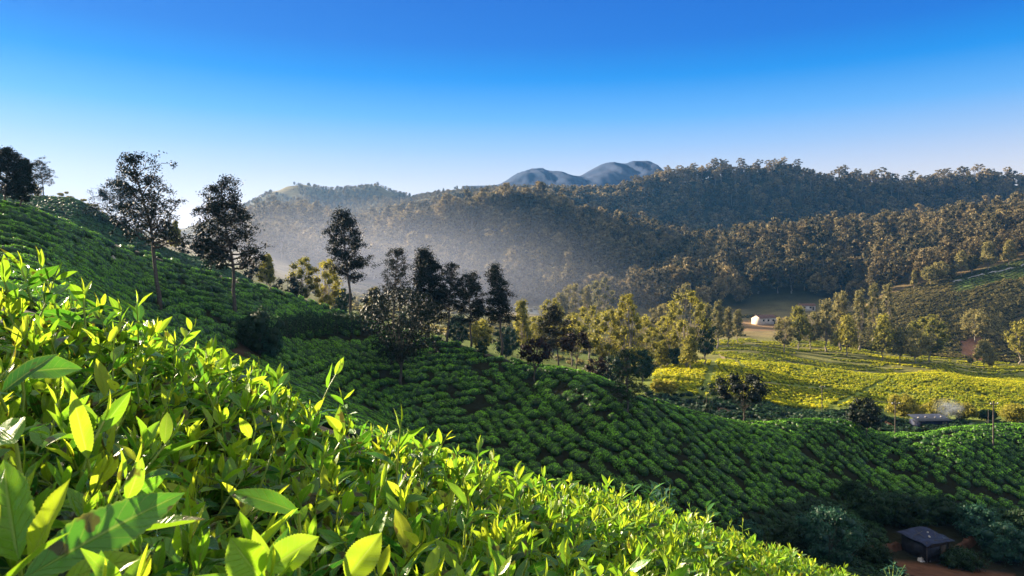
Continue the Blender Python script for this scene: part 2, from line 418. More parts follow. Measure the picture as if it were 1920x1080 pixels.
def tea_leaf_mat():
    """close tea leaves: tint r = age (0 young, 1 old), tint g = brightness, uv across and along the blade"""
    m, N, L, out = new_mat('tea_leaf')
    at_ = N.new('ShaderNodeAttribute'); at_.attribute_name = 'tint'
    sp = N.new('ShaderNodeSeparateColor'); L.new(at_.outputs['Color'], sp.inputs[0])
    rp = N.new('ShaderNodeValToRGB'); L.new(sp.outputs[0], rp.inputs[0])
    e = rp.color_ramp.elements
    e[0].position, e[0].color = 0.0, (0.40, 0.48, 0.020, 1)
    e[1].position, e[1].color = 1.0, (0.008, 0.050, 0.012, 1)
    for p, c in ((0.25, (0.22, 0.42, 0.014, 1)), (0.5, (0.085, 0.27, 0.012, 1)), (0.75, (0.022, 0.12, 0.014, 1))):
        k = e.new(p); k.color = c
    col = scale_rgb(N, L, rp.outputs[0], maprange(N, L, sp.outputs[1], 0, 1, 0.5, 1.35))
    uv = N.new('ShaderNodeUVMap'); sx = N.new('ShaderNodeSeparateXYZ'); L.new(uv.outputs[0], sx.inputs[0])
    def mth(op, a, b=None):
        n = N.new('ShaderNodeMath'); n.operation = op
        for i, v in enumerate((a, b)):
            if v is None: continue
            if isinstance(v, (int, float)): n.inputs[i].default_value = v
            else: L.new(v, n.inputs[i])
        return n.outputs[0]
    au = mth('ABSOLUTE', sx.outputs[0])                      # 0 midrib, 1 margin
    rib = maprange(N, L, au, 0.02, 0.10, 1, 0)
    ph = mth('FRACT', mth('SUBTRACT', mth('MULTIPLY', sx.outputs[1], 9.0), mth('MULTIPLY', au, 1.6)))
    vein = maprange(N, L, mth('ABSOLUTE', mth('SUBTRACT', ph, 0.5)), 0.0, 0.10, 1, 0)
    vv = mth('MAXIMUM', rib, mth('MULTIPLY', vein, 0.45))
    light = mixrgb(N, L, col, (0.40, 0.50, 0.10), mth('MULTIPLY', vv, 0.42))
    f = noise(N, L, 130, 3); f2 = noise(N, L, 45, 3)
    spot = maprange(N, L, f2, 0.61, 0.64, 0, 1)
    light = mixrgb(N, L, light, (0.06, 0.025, 0.008), mth('MULTIPLY', spot, 0.8))
    edge = mth('MULTIPLY', maprange(N, L, au, 0.86, 1.0, 0, 1), 0.25)
    light = mixrgb(N, L, light, (0.42, 0.40, 0.05), edge)
    bp = N.new('ShaderNodeBump'); bp.inputs['Strength'].default_value = 0.6; bp.inputs['Distance'].default_value = 0.002
    L.new(mth('SUBTRACT', mth('MULTIPLY', f, 0.7), vv), bp.inputs['Height'])
    b = N.new('ShaderNodeBsdfPrincipled')
    L.new(light, b.inputs['Base Color']); L.new(bp.outputs[0], b.inputs['Normal'])
    L.new(maprange(N, L, f, 0.3, 0.7, 0.22, 0.46), b.inputs['Roughness'])
    b.inputs['Specular IOR Level'].default_value = 0.55
    t = N.new('ShaderNodeBsdfTranslucent'); L.new(scale_rgb(N, L, light, mth('ADD', 1.25, 0.0)), t.inputs['Color'])
    mx = N.new('ShaderNodeMixShader'); L.new(maprange(N, L, sp.outputs[0], 0, 1, 0.55, 0.22), mx.inputs[0])
    L.new(b.outputs[0], mx.inputs[1]); L.new(t.outputs[0], mx.inputs[2]); L.new(mx.outputs[0], out.inputs['Surface'])
    return m

MAT = {
 'ground': ground_mat(),
 'tea_leaf': tea_leaf_mat(),
 'tea_far': foliage_mat('tea_hedge_leaf', (0.018, 0.085, 0.007), (0.26, 0.60, 0.020), 0.25, 0.5, 0.35),
 'tea_field': foliage_mat('tea_field_leaf', (0.25, 0.31, 0.010), (0.70, 0.62, 0.018), 0.40, 0.6, 0.2),
 'hill_tea': foliage_mat('hill_tea_leaf', (0.04, 0.058, 0.012), (0.085, 0.10, 0.02), 0.3, 0.6, 0.2),
 'back_tea': foliage_mat('back_tea_leaf', (0.012, 0.055, 0.012), (0.045, 0.15, 0.02), 0.2, 0.5, 0.3),  # darker tea copy: the back hill's shade is put into the leaf colour
 'oak': foliage_mat('silver_oak_leaf', (0.004, 0.010, 0.004), (0.009, 0.019, 0.006), 0.06, 0.6, 0.2),
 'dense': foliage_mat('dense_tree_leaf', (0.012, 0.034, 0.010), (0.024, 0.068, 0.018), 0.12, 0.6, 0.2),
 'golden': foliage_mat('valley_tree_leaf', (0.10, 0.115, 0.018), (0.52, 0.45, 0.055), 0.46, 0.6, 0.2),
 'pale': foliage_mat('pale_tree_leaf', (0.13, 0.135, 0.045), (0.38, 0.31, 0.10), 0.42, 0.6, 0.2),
 'forest': foliage_mat('forest_leaf', (0.020, 0.030, 0.012), (0.25, 0.19, 0.080), 0.30, 0.7, 0.2),
 'brown': foliage_mat('dry_scrub_leaf', (0.060, 0.058, 0.020), (0.21, 0.17, 0.055), 0.3, 0.8, 0.1),
 'blue_shrub': foliage_mat('shrub_leaf', (0.018, 0.075, 0.040), (0.04, 0.14, 0.07), 0.2, 0.5, 0.3),
 'red_shrub': foliage_mat('copper_leaf', (0.012, 0.011, 0.008), (0.040, 0.015, 0.012), 0.12, 0.6, 0.2),
 'weed': foliage_mat('weed_leaf', (0.04, 0.15, 0.03), (0.09, 0.25, 0.04), 0.35, 0.45, 0.4),
 'bark': plain_mat('bark', (0.055, 0.045, 0.035), (0.13, 0.11, 0.09), 9, 0.9, 0.15, 0.6),
 'pale_bark': plain_mat('pale_bark', (0.16, 0.13, 0.10), (0.30, 0.26, 0.21), 5, 0.85, 0.15, 0.4),
 'twig': plain_mat('tea_twig', (0.05, 0.032, 0.018), (0.11, 0.075, 0.04), 60, 0.8, 0.2, 0.4),
 'stalk': plain_mat('tea_stalk', (0.16, 0.26, 0.02), (0.28, 0.34, 0.04), 80, 0.4, 0.5),
 'rock': plain_mat('hazed_rock', (0.018, 0.034, 0.078), (0.040, 0.056, 0.105), 0.02, 0.95, 0.1),  # rock tinted with the blue of distant haze
}

# ---------------------------------------------------------------- ground
def zone_colour(px, Y, x, z):
    """ground colour, with some shade and mist put in: soil, grass, scrub, forest floor, rock"""
    def lerp(a, b, t): return a * (1 - t)[:, None] + np.asarray(b)[None] * t[:, None]
    ss = lambda v, a, b: np.clip((v - a) / (b - a), 0, 1)
    n = fbm(x / 6, Y / 6, 3)
    c = np.tile([[0.012, 0.014, 0.006]], (len(px), 1))                          # soil and litter under the tea, darkened to give the shade between bushes
    c = lerp(c, (0.020, 0.017, 0.010), np.clip(n * 2.2, 0, 0.8))
    gully = ss(Y, 112, 120) * (1 - ss(Y, 146, 154)) * ss(px, 420, 520)
    c = lerp(c, (0.030, 0.050, 0.022), gully)
    fld = ss(Y, 144, 152)
    c = lerp(c, (0.12, 0.15, 0.025), fld)
    c = lerp(c, (0.17, 0.16, 0.045), fld * np.clip(n * 3, 0, 1) * ss(Y, 235, 250))
    up = ss(Y, 240, 250) * (1 - ss(Y, 330, 350))
    c = lerp(c, (0.20, 0.16, 0.06), up * 0.5)
    val = ss(Y, 330, 370)
    c = lerp(c, (0.16, 0.125, 0.055), val)
    brown = val * ss(px, 1540, 1620)
    c = lerp(c, (0.135, 0.095, 0.045), brown)
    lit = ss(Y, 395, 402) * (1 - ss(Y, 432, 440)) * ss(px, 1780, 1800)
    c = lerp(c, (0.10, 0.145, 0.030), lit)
    fo = ss(Y, 440, 475)
    c = lerp(c, (0.040, 0.042, 0.022), fo)
    c = lerp(c, (0.075, 0.070, 0.032), ss(Y, 1000, 1100))
    top = ss(Y, 1180, 1270) * np.clip(fbm(px / 60, Y / 90, 2) * 4 + 0.2, 0, 1)
    c = lerp(c, (0.19, 0.15, 0.06), top)
    scar = (((px - 1828) / 26) ** 2 + ((Y - 352) / 14) ** 2 < 1) | (((px - 1795) / 40) ** 2 + ((Y - 361) / 3.0) ** 2 < 1)
    c[scar] = (0.30, 0.14, 0.075)
    cut = (px > 1380) & (px < 1470) & (Y > 385) & (Y < 425)
    c[cut] = (0.19, 0.12, 0.06)
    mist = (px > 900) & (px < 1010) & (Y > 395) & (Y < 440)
    c[mist] = (0.20, 0.19, 0.15)  # paleness of the valley mist put into the ground colour
    bank = (px > 1590) & (px < 1900) & (Y > 57) & (Y < 66)
    c[bank] = (0.12, 0.055, 0.030)
    gap = (np.abs(px - (1640 + (Y - 128) * 2)) < 70) & (Y > 140) & (Y < 149)
    c[gap] = (0.22, 0.10, 0.05)
    gap2 = (px > 1300) & (px < 1400) & (Y > 124) & (Y < 140) & (n > 0.02)
    c[gap2] = (0.16, 0.07, 0.04)
    c = lerp(c, (0.085, 0.05, 0.034), ((Y < 64) & (px > 380) & (px < 620)) * ss(n, -0.1, 0.15))
    return c

cols = np.unique(np.concatenate([np.linspace(-1400, -200, 60), np.arange(-200, 2140, 9.0), np.linspace(2140, 3300, 60)]))
rows = np.unique(np.concatenate([np.exp(np.linspace(math.log(7.5), math.log(1500), 300)), np.arange(45, 260, 2.0), np.arange(330, 480, 4.0)]))
gp, gy = np.meshgrid(cols, rows, indexing='ij')
P_, Y_ = gp.ravel(), gy.ravel()
X_ = (P_ - CX) / F * Y_
Z_ = land_z(P_, Y_)
nr = len(rows)
ii = (np.arange(len(cols) - 1)[:, None] * nr + np.arange(nr - 1)[None]).ravel()
Qg = np.stack([ii, ii + nr, ii + nr + 1, ii + 1], 1)
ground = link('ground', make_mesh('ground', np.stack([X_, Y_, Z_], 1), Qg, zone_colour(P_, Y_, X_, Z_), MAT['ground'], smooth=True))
tag(ground, 'tea hillsides, valley floor and wooded hills', kind='structure')

ax, ay = np.arange(-13, 14.01, 0.2), np.arange(-7, 7.61, 0.2)
gx, gyy = np.meshgrid(ax, ay, indexing='ij')
gz = near_ground(gx.ravel(), gyy.ravel())
gz = np.where(gyy.ravel() < 0.2, near_ground(gx.ravel(), np.full(gx.size, 0.2)) - (0.2 - gyy.ravel()) * 0.05 - 0.3 * np.clip(0.2 - gyy.ravel(), 0, 1), gz)
nr = len(ay); ii = (np.arange(len(ax) - 1)[:, None] * nr + np.arange(nr - 1)[None]).ravel()
slope = link('slope', make_mesh('slope', np.stack([gx.ravel(), gyy.ravel(), gz], 1), np.stack([ii, ii + nr, ii + nr + 1, ii + 1], 1),
             np.tile([[0.035, 0.028, 0.016]], (gx.size, 1)), MAT['ground'], smooth=True))
tag(slope, 'dark soil slope under the nearest tea bushes', kind='structure')

# the far rocky peaks, beyond everything
def mountain():
    prof = [(880, 352), (930, 350), (948, 342), (975, 326), (1000, 317), (1014, 316), (1026, 321), (1045, 322), (1062, 328), (1082, 331), (1105, 320), (1130, 308),
            (1143, 305), (1168, 309), (1185, 303), (1212, 304), (1224, 315), (1236, 322), (1262, 345), (1300, 352), (1360, 356)]
    a = np.array(prof, float)
    px = np.arange(880, 1361, 2.5)
    top = (CY - _pchip1(a[:, 0], a[:, 1], px)) / F * 1600
    base = 178.0
    D = np.linspace(-260, 320, 48)
    g1, g2 = np.meshgrid(px, D, indexing='ij')
    X = (g1 - CX) / F * 1600
    H = np.repeat((top - base)[:, None], len(D), 1)
    prof2 = np.where(g2 < 0, 1 - (np.abs(g2) / 260) ** 1.6, 1 - (g2 / 320) ** 2)
    gul = fbm(X / 40 + g2 / 160, g2 / 110 + 5, 4)
    Z = base + H * prof2 - np.abs(gul) * H * 0.30 * np.clip(np.abs(g2) / 70, 0, 1)
    Yy = 1600 + g2 + fbm(X / 60, Z / 40, 3) * 60 * np.clip(np.abs(g2) / 60, 0, 1)
    V = np.stack([X, Yy, Z], -1).reshape(-1, 3)
    n = len(D); ii = (np.arange(len(px) - 1)[:, None] * n + np.arange(n - 1)[None]).ravel()
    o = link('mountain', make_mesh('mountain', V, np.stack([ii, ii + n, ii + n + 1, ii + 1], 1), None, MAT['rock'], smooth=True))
    tag(o, 'haze-blue rocky twin peaks far beyond the forest ridge', kind='structure')
mountain()

# ---------------------------------------------------------------- trees
def oak_geo(seed, h, r, t0=0.35, limbs=34, clump=0.42, leaf=0.15, per=26, lean=(0, 0), prof=None, up=0.55, dens=1.0):
    """open, slender tree: trunk, rising limbs, ragged clumps of leaves along the outer limbs"""
    rng = np.random.default_rng(seed)
    clump, leaf = clump * (h / 12) ** 0.8, leaf * (h / 12) ** 0.6
    prof = prof or ([0, 0.2, 0.55, 0.85, 1], [0.65, 1.0, 0.8, 0.45, 0.12])
    tk, cr = Geo(), Geo()
    n = 12
    s = np.linspace(0, 1, n)
    wob = np.cumsum(rng.normal(0, 0.006 * h, (n, 2)), 0); wob -= wob[0]
    tp = np.stack([lean[0] * s ** 1.2 + wob[:, 0], lean[1] * s ** 1.2 + wob[:, 1], h * 0.97 * s], 1)
    tp[0, 2] = -0.35
    tr = h * 0.0125 * (1 - s) ** 0.8 + 0.02
    tr[0] *= 1.35
    tk.add(*tube(tp, tr, 6))
    for i in range(limbs):
        q = (i + rng.random()) / limbs
        t = t0 + (0.98 - t0) * q
        p = np.array([np.interp(t, s, tp[:, k]) for k in range(3)])
        az = i * 2.4 + rng.normal(0, 0.5)
        L = r * np.interp(q, *prof) * rng.uniform(0.65, 1.2)
        el = up * (0.5 + 0.9 * q) + rng.normal(0, 0.14)
        m = 5
        u = np.linspace(0, 1, m)
        d = np.array([math.cos(az), math.sin(az)])
        lp = np.stack([p[0] + d[0] * L * u, p[1] + d[1] * L * u, p[2] + L * math.tan(el) * u * (0.75 + 0.35 * u)], 1)
        lp[1:] += rng.normal(0, 0.05 * L, (m - 1, 3))
        lr = (0.010 * h * (1 - t) + 0.030) * (1 - 0.75 * u)
        tk.add(*tube(lp, lr, 5, cap=False))
        k = max(2, int((2.2 + L * 2.6) * dens))
        for j in range(k):
            v = rng.uniform(0.42, 1.04) if j else 1.0
            c = np.array([np.interp(v, u, lp[:, a]) for a in range(3)])
            side = rng.normal(0, 0.20 * L, 3) * np.array([1, 1, 0.6])
            e = c + side
            tk.add(*tube([c, (c + e) / 2 + [0, 0, 0.04], e], [lr[-1] + 0.012, 0.014, 0.007], 4, cap=False))
            nn = int(per * rng.uniform(0.5, 1.4))
            cc = clump * rng.uniform(0.6, 1.3)
            P = e + rng.normal(0, 1, (nn, 3)) * cc * np.array([0.62, 0.62, 0.46])
            V, Q = leaf_quads(rng, P, rng.normal(0, 1, (nn, 3)) + [0, 0, 0.7], leaf * rng.uniform(0.6, 1.35, nn), 0.40)
            cr.add(V, Q, leaf_tint(rng, nn, np.clip(rng.normal(0.45 + 0.10 * rng.normal(), 0.16, nn), 0, 1)))
    return tk, cr

def blob_geo(seed, h, r, t0=0.30, blobs=16, leaf=0.22, per=130, lean=(0, 0), squash=0.75, top=1.0, core=True, shape='round', size=0.40, limb_r=0.012):
    """rounder tree: a forking trunk that carries billowing masses of leaves with gaps between"""
    rng = np.random.default_rng(seed)
    tk, cr = Geo(), Geo()
    zc = h * (t0 + 1) / 2; hz = h * (1 - t0) / 2
    fork = np.array([lean[0] * 0.4, lean[1] * 0.4, h * (t0 * 0.75)])
    s = np.linspace(0, 1, 5)
    base = np.stack([fork[0] * s + rng.normal(0, 0.01 * h, 5) * (s > 0), fork[1] * s + rng.normal(0, 0.01 * h, 5) * (s > 0), fork[2] * s], 1); base[0, 2] = -0.4
    tk.add(*tube(base, h * limb_r * (1.6 - 0.6 * s), 6))
    top_p = np.array([lean[0], lean[1], h * 0.9])
    tk.add(*tube([base[-1], (base[-1] + top_p) / 2 + rng.normal(0, 0.04 * h, 3), top_p], [h * limb_r, h * limb_r * 0.6, h * limb_r * 0.2], 5, cap=False))
    dv, dq = dome(8, 3, -1.2)
    for i in range(blobs):
        q = (i + 0.5) / blobs
        zz = 1 - 2 * q
        az = i * 2.399 + rng.normal(0, 0.35)
        if shape == 'round': w = math.sqrt(max(0.05, 1 - zz * zz)) * rng.uniform(0.55, 0.95)
        elif shape == 'cone': w = (0.25 + 0.75 * (1 - (zz + 1) / 2)) * rng.uniform(0.45, 0.95)
        elif shape == 'flat': w = math.sqrt(max(0.05, 1 - zz * zz)) * rng.uniform(0.6, 1.0); zz = zz * 0.8 + 0.25
        else: w = (0.45 + 0.35 * math.sin((zz + 1) * 4 + seed)) * rng.uniform(0.5, 1.0)
        ctr = np.array([lean[0] * (0.55 + 0.4 * zz) + r * w * math.cos(az), lean[1] * (0.55 + 0.4 * zz) + r * w * math.sin(az), zc + hz * 0.86 * zz * top])
        br = r * size * rng.uniform(0.75, 1.3) * (1.0 - 0.25 * max(zz, 0))
        mid = (base[-1] + ctr) / 2 + rng.normal(0, 0.03 * h, 3)
        tk.add(*tube([base[-1] * 0.8 + top_p * 0.2 * q, mid, ctr], [h * limb_r * 0.55, h * limb_r * 0.35, h * limb_r * 0.12], 4, cap=False))
        nn = int(per * rng.uniform(0.7, 1.25))
        D = norm(rng.normal(0, 1, (nn, 3)) + [0, 0, 0.35])
        lump = 1 + 0.30 * np.sin(D[:, 0] * 5 + i) * np.sin(D[:, 1] * 6 + 2 * i) + 0.15 * rng.normal(size=nn)
        Pp = ctr + D * br * lump[:, None] * np.array([1, 1, squash])
        V, Q = leaf_quads(rng, Pp, D * 0.8 + rng.normal(0, 0.6, (nn, 3)), leaf * rng.uniform(0.6, 1.4, nn), 0.5)
        gb = 0.45 + 0.12 * rng.normal()
        cr.add(V, Q, leaf_tint(rng, nn, np.clip(rng.normal(gb, 0.15, nn), 0, 1)))
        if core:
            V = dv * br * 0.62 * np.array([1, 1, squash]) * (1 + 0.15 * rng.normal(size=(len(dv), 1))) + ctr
            cr.add(V, dq, (0.2, 0.22))  # dark core tint paints the shade in the crown's gaps
    return tk, cr

def place_tree(name, label, cat, loc, tk, cr, leafm, barkm='bark', group=None, rz=0.0):
    o = tag(empty(name, loc, rz), label, cat, group)
    link('trunk', tk.build('trunk', MAT[barkm], True), o)
    link('crown', cr.build('crown', MAT[leafm]), o)
    return o

def mpp(Y): return Y / F           # metres per (1920-wide) pixel at distance Y

# the dark silver oaks on the near ridge: (column, row of foot or None, distance if the foot is hidden, row of top, crown width px, lean px, kind, label)
OAKS = [
 (300, 580, None, 282, 138, -62, 'open', 'tall leaning silver oak with open see-through crown, largest of the trees on the tea slope'),
 (440, 590, None, 338, 132, -30, 'full', 'dark silver oak with pale bare lower trunk rising above the rounded dark shrub'),
 (238, 436, 128, 342, 100, -20, 'bushy', 'low dark bushy tree half hidden behind the crown of the tall leaning silver oak'),
 (657, 588, None, 390, 86, -10, 'full', 'slim dark silver oak standing alone on the ridge crest, its tip lit by the sun'),
 (738, 640, 97, 463, 66, 0, 'open', 'dark open-crowned tree directly behind the broad low tree on the ridge'),
 (803, 630, None, 466, 84, -8, 'dense', 'densest and broadest black-green tree of the row along the ridge'),
 (838, 636, None, 490, 56, 8, 'open', 'thin see-through tree squeezed between the densest ridge tree and its neighbour'),
 (884, 652, None, 513, 72, -4, 'full', 'short dark tree second from the end of the ridge row'),
 (940, 668, None, 488, 60, -12, 'cone', 'conical dark tree with long bare trunk ending the ridge row'),
 (1048, 692, 96, 568, 76, -12, 'cone', 'small dark pointed tree in front of the golden grove'),
 (8, 384, None, 278, 72, 4, 'dense', 'dark dense tree crowning the hilltop at the edge of the picture'),
 (38, 392, None, 296, 46, 6, 'dense', 'second dark tree on the hilltop, beside the dense crowning one'),
 (82, 374, 138, 300, 44, -8, 'open', 'thin lacy tree on the hill behind the dark hilltop pair'),
 (311, 472, 146, 414, 40, 0, 'full', 'small dark slender tree on the back strip of tea beyond the leaning oak'),
 (1178, 782, None, 655, 66, -4, 'dim', 'slender dim-green tree on the tea slope in front of the gully'),
]
OAK_KIND = {
 'open':  dict(t0=0.38, limbs=40, clump=0.36, leaf=0.10, per=40, up=0.62, prof=([0, 0.2, 0.5, 0.8, 1], [0.95, 0.9, 0.72, 0.45, 0.12])),
 'full':  dict(t0=0.34, limbs=46, clump=0.42, leaf=0.11, per=64, up=0.5, prof=([0, 0.22, 0.45, 0.75, 1], [0.75, 1.0, 0.85, 0.5, 0.22])),
 'dense': dict(t0=0.16, limbs=54, clump=0.52, leaf=0.125, per=76, up=0.6, dens=1.25, prof=([0, 0.2, 0.5, 0.8, 1], [0.75, 1.0, 0.78, 0.42, 0.12])),
 'bushy': dict(t0=0.12, limbs=40, clump=0.6, leaf=0.16, per=46, up=0.5, dens=0.8),
 'cone':  dict(t0=0.36, limbs=46, clump=0.42, leaf=0.11, per=66, up=0.22, prof=([0, 0.15, 0.5, 0.8, 1], [0.9, 1.0, 0.72, 0.42, 0.12])),
 'dim':   dict(t0=0.22, limbs=34, clump=0.45, leaf=0.14, per=34, up=0.5),
}
for i, (px, foot, Yd, topr, w, lean, kind, label) in enumerate(OAKS):
    b = hit(px, foot, 44, 100) if Yd is None else at(px, Yd)
    Y = b[1]
    h = (CY - topr) / F * Y - b[2]
    tk, cr = oak_geo(100 + i, h, w * 0.5 * mpp(Y) * 0.92, lean=(lean * mpp(Y), 0.3), **OAK_KIND[kind])
    place_tree('silver_oak', label, 'tree', b, tk, cr, 'dense' if kind == 'dim' else 'oak', 'bark', 'dark trees along the tea ridge')

# broad darker trees and shrubs on and below the ridge
BROAD = [
 # column, foot row, distance, top row, width px, kwargs, material, name, label, category
 (752, 722, None, 552, 158, dict(t0=0.24, blobs=36, leaf=0.125, per=240, shape='round', size=0.29, core=False), 'oak', 'broadleaf_tree', 'broad low dark tree with drooping layered crown on the tea slope below the ridge row', 'tree'),
 (1003, 716, None, 640, 62, dict(t0=0.30, blobs=14, leaf=0.13, per=110, shape='flat', size=0.36), 'red_shrub', 'umbrella_tree', 'squat coppery dark umbrella-shaped tree just below the ridge crest', 'tree'),
 (1082, 700, 88, 628, 66, dict(t0=0.45, blobs=10, leaf=0.13, per=110, shape='flat', size=0.34), 'red_shrub', 'umbrella_tree', 'flat-topped dark little tree reaching right beside the pointed dark tree', 'tree'),
 (905, 667, None, 638, 26, dict(t0=0.1, blobs=9, leaf=0.12, per=70, size=0.42), 'dense', 'shrub', 'small dark bush under the conical ridge tree', 'shrub'),
 (1120, 712, 90, 672, 44, dict(t0=0.1, blobs=9, leaf=0.13, per=80, size=0.42), 'red_shrub', 'shrub', 'dark coppery bush in the gap left of the slender dim-green tree', 'shrub'),
 (1395, 793, None, 708, 108, dict(t0=0.30, blobs=20, leaf=0.15, per=120, shape='flat', size=0.30, squash=0.6), 'oak', 'spreading_tree', 'dark spreading tree silhouetted against the sunlit yellow field', 'tree'),
 (1625, 822, None, 752, 68, dict(t0=0.28, blobs=16, leaf=0.14, per=120, size=0.36), 'oak', 'round_tree', 'round dark tree on a short trunk above the lower tea rows, near the utility poles', 'tree'),
 (1328, 772, 118, 722, 40, dict(t0=0.15, blobs=10, leaf=0.16, per=70, size=0.4), 'dense', 'round_tree', 'small dark tree in the blue shade of the gully below the bright patch', 'tree'),
 (484, 662, None, 588, 92, dict(t0=0.04, blobs=26, leaf=0.085, per=190, size=0.34, squash=0.9), 'dense', 'shrub', 'large rounded dark shrub below the silver oak with the pale trunk', 'shrub'),
 (508, 676, None, 620, 46, dict(t0=0.04, blobs=14, leaf=0.085, per=150, size=0.36), 'blue_shrub', 'shrub', 'smaller greener shrub against the foot of the large rounded dark one', 'shrub'),
 (1556, 1058, None, 958, 116, dict(t0=0.03, blobs=30, leaf=0.085, per=210, size=0.30, squash=0.85), 'blue_shrub', 'shrub', 'large bluish-green dome of a shrub beside the tarpaulin hut', 'shrub'),
 (700, 602, 104, 545, 60, dict(t0=0.1, blobs=14, leaf=0.15, per=110, size=0.4), 'oak', 'round_tree', 'low black-green tree mass behind the ridge, left of the broad low tree', 'tree'),
 (346, 474, 150, 454, 30, dict(t0=0.1, blobs=8, leaf=0.16, per=70, size=0.42), 'oak', 'shrub', 'dark bush on the back tea strip between the two big silver oaks', 'shrub'),
 (390, 500, 152, 452, 56, dict(t0=0.1, blobs=14, leaf=0.18, per=90, size=0.4), 'oak', 'round_tree', 'dark round tree showing behind the crown of the pale-trunked silver oak', 'tree'),
 (470, 540, 150, 486, 44, dict(t0=0.1, blobs=10, leaf=0.18, per=80, size=0.4), 'oak', 'round_tree', 'dark low tree behind the ridge right of the pale-trunked silver oak', 'tree'),
 (540, 560, 128, 522, 60, dict(t0=0.1, blobs=10, leaf=0.18, per=80, size=0.4), 'oak', 'round_tree', 'dark low tree in front of the golden pair behind the ridge', 'tree'),
]
for i, (px, foot, Yd, topr, w, kw, mat, name, label, cat) in enumerate(BROAD):
    b = hit(px, foot, 44, 100) if Yd is None else at(px, Yd)
    Y = b[1]; h = (CY - topr) / F * Y - b[2]
    tk, cr = blob_geo(300 + i, h * 1.06, w * 0.5 * mpp(Y) * 0.95, **kw)
    place_tree(name, label, cat, b, tk, cr, mat)

# the tall clipped hedge at the back of the near slope
def hedge():
    g, s = Geo(), Geo()
    rng = np.random.default_rng(5)
    o = None
    for k, px in enumerate(np.linspace(532, 690, 26)):
        row = np.interp(px, [530, 600, 690], [636, 628, 622])
        b = hit(px, row, 60, 92)
        if o is None: base = b.copy(); o = tag(empty('hedge', b), 'tall dark untrimmed hedge along the back edge of the near tea slope', 'hedge')
        hh = rng.uniform(1.7, 2.6)
        nn = 420
        P = (b - base) + rng.normal(0, 1, (nn, 3)) * [0.32, 0.30, 0] + np.stack([np.zeros(nn), np.zeros(nn), hh * rng.random(nn) ** 0.7], 1)
        V, Q = leaf_quads(rng, P, rng.normal(0, 1, (nn, 3)) + [0, -0.3, 0.3], rng.uniform(0.05, 0.11, nn), 0.45)
        g.add(V, Q, leaf_tint(rng, nn, np.clip(rng.normal(0.4, 0.15, nn), 0, 1)))
        for _ in range(3):
            e = (b - base) + [rng.normal(0, 0.2), rng.normal(0, 0.2), hh * 0.9]
            s.add(*tube([(b - base) - [0, 0, 0.2], ((b - base) + e) / 2 + rng.normal(0, 0.08, 3), e], [0.03, 0.02, 0.008], 4, cap=False))
    link('foliage', g.build('foliage', MAT['dense']), o); link('stems', s.build('stems', MAT['bark']), o)
hedge()

# thicket around the hut
for i, (px, foot, topr, w, mat, label) in enumerate([
    (1640, 975, 925, 76, 'dense', 'dark bushy shrub above and left of the tarpaulin hut'),
    (1690, 985, 930, 84, 'dense', 'dark tall shrub directly behind the tarpaulin hut'),
    (1762, 975, 935, 80, 'dense', 'dark shrub behind the right corner of the tarpaulin hut'),
    (1830, 1010, 950, 76, 'blue_shrub', 'trailing blue-green shrub on the bank right of the tarpaulin hut'),
    (1880, 1050, 985, 90, 'blue_shrub', 'dark blue-green shrub by the corner of the ploughed beds'),
    (1915, 1015, 955, 70, 'dense', 'dark shrub at the edge of the picture below the tea rows'),
    (1600, 940, 905, 50, 'dense', 'green shrub at the bottom of the tea rows, uphill of the bluish dome'),
    (1480, 1035, 985, 70, 'dense', 'low dark shrub left of the bluish dome shrub'),
    (1400, 1025, 980, 60, 'blue_shrub', 'feathery low shrub behind the front tea bushes'),
    (1640, 1060, 1022, 60, 'dense', 'low dark weeds-covered bush between the bluish dome and the hut'),
    (1800, 1062, 1034, 76, 'dense', 'low dark bush on the bank right below the tarpaulin hut')]):
    b = hit(px, foot, 55, 90); Y = b[1]; h = (CY - topr) / F * Y - b[2]
    tk, cr = blob_geo(500 + i, h, w * 0.5 * mpp(Y), t0=0.03, blobs=20, leaf=0.085, per=170, size=0.36, squash=0.8)
    place_tree('shrub', label, 'shrub', b, tk, cr, mat, group='shrubs around the hut')

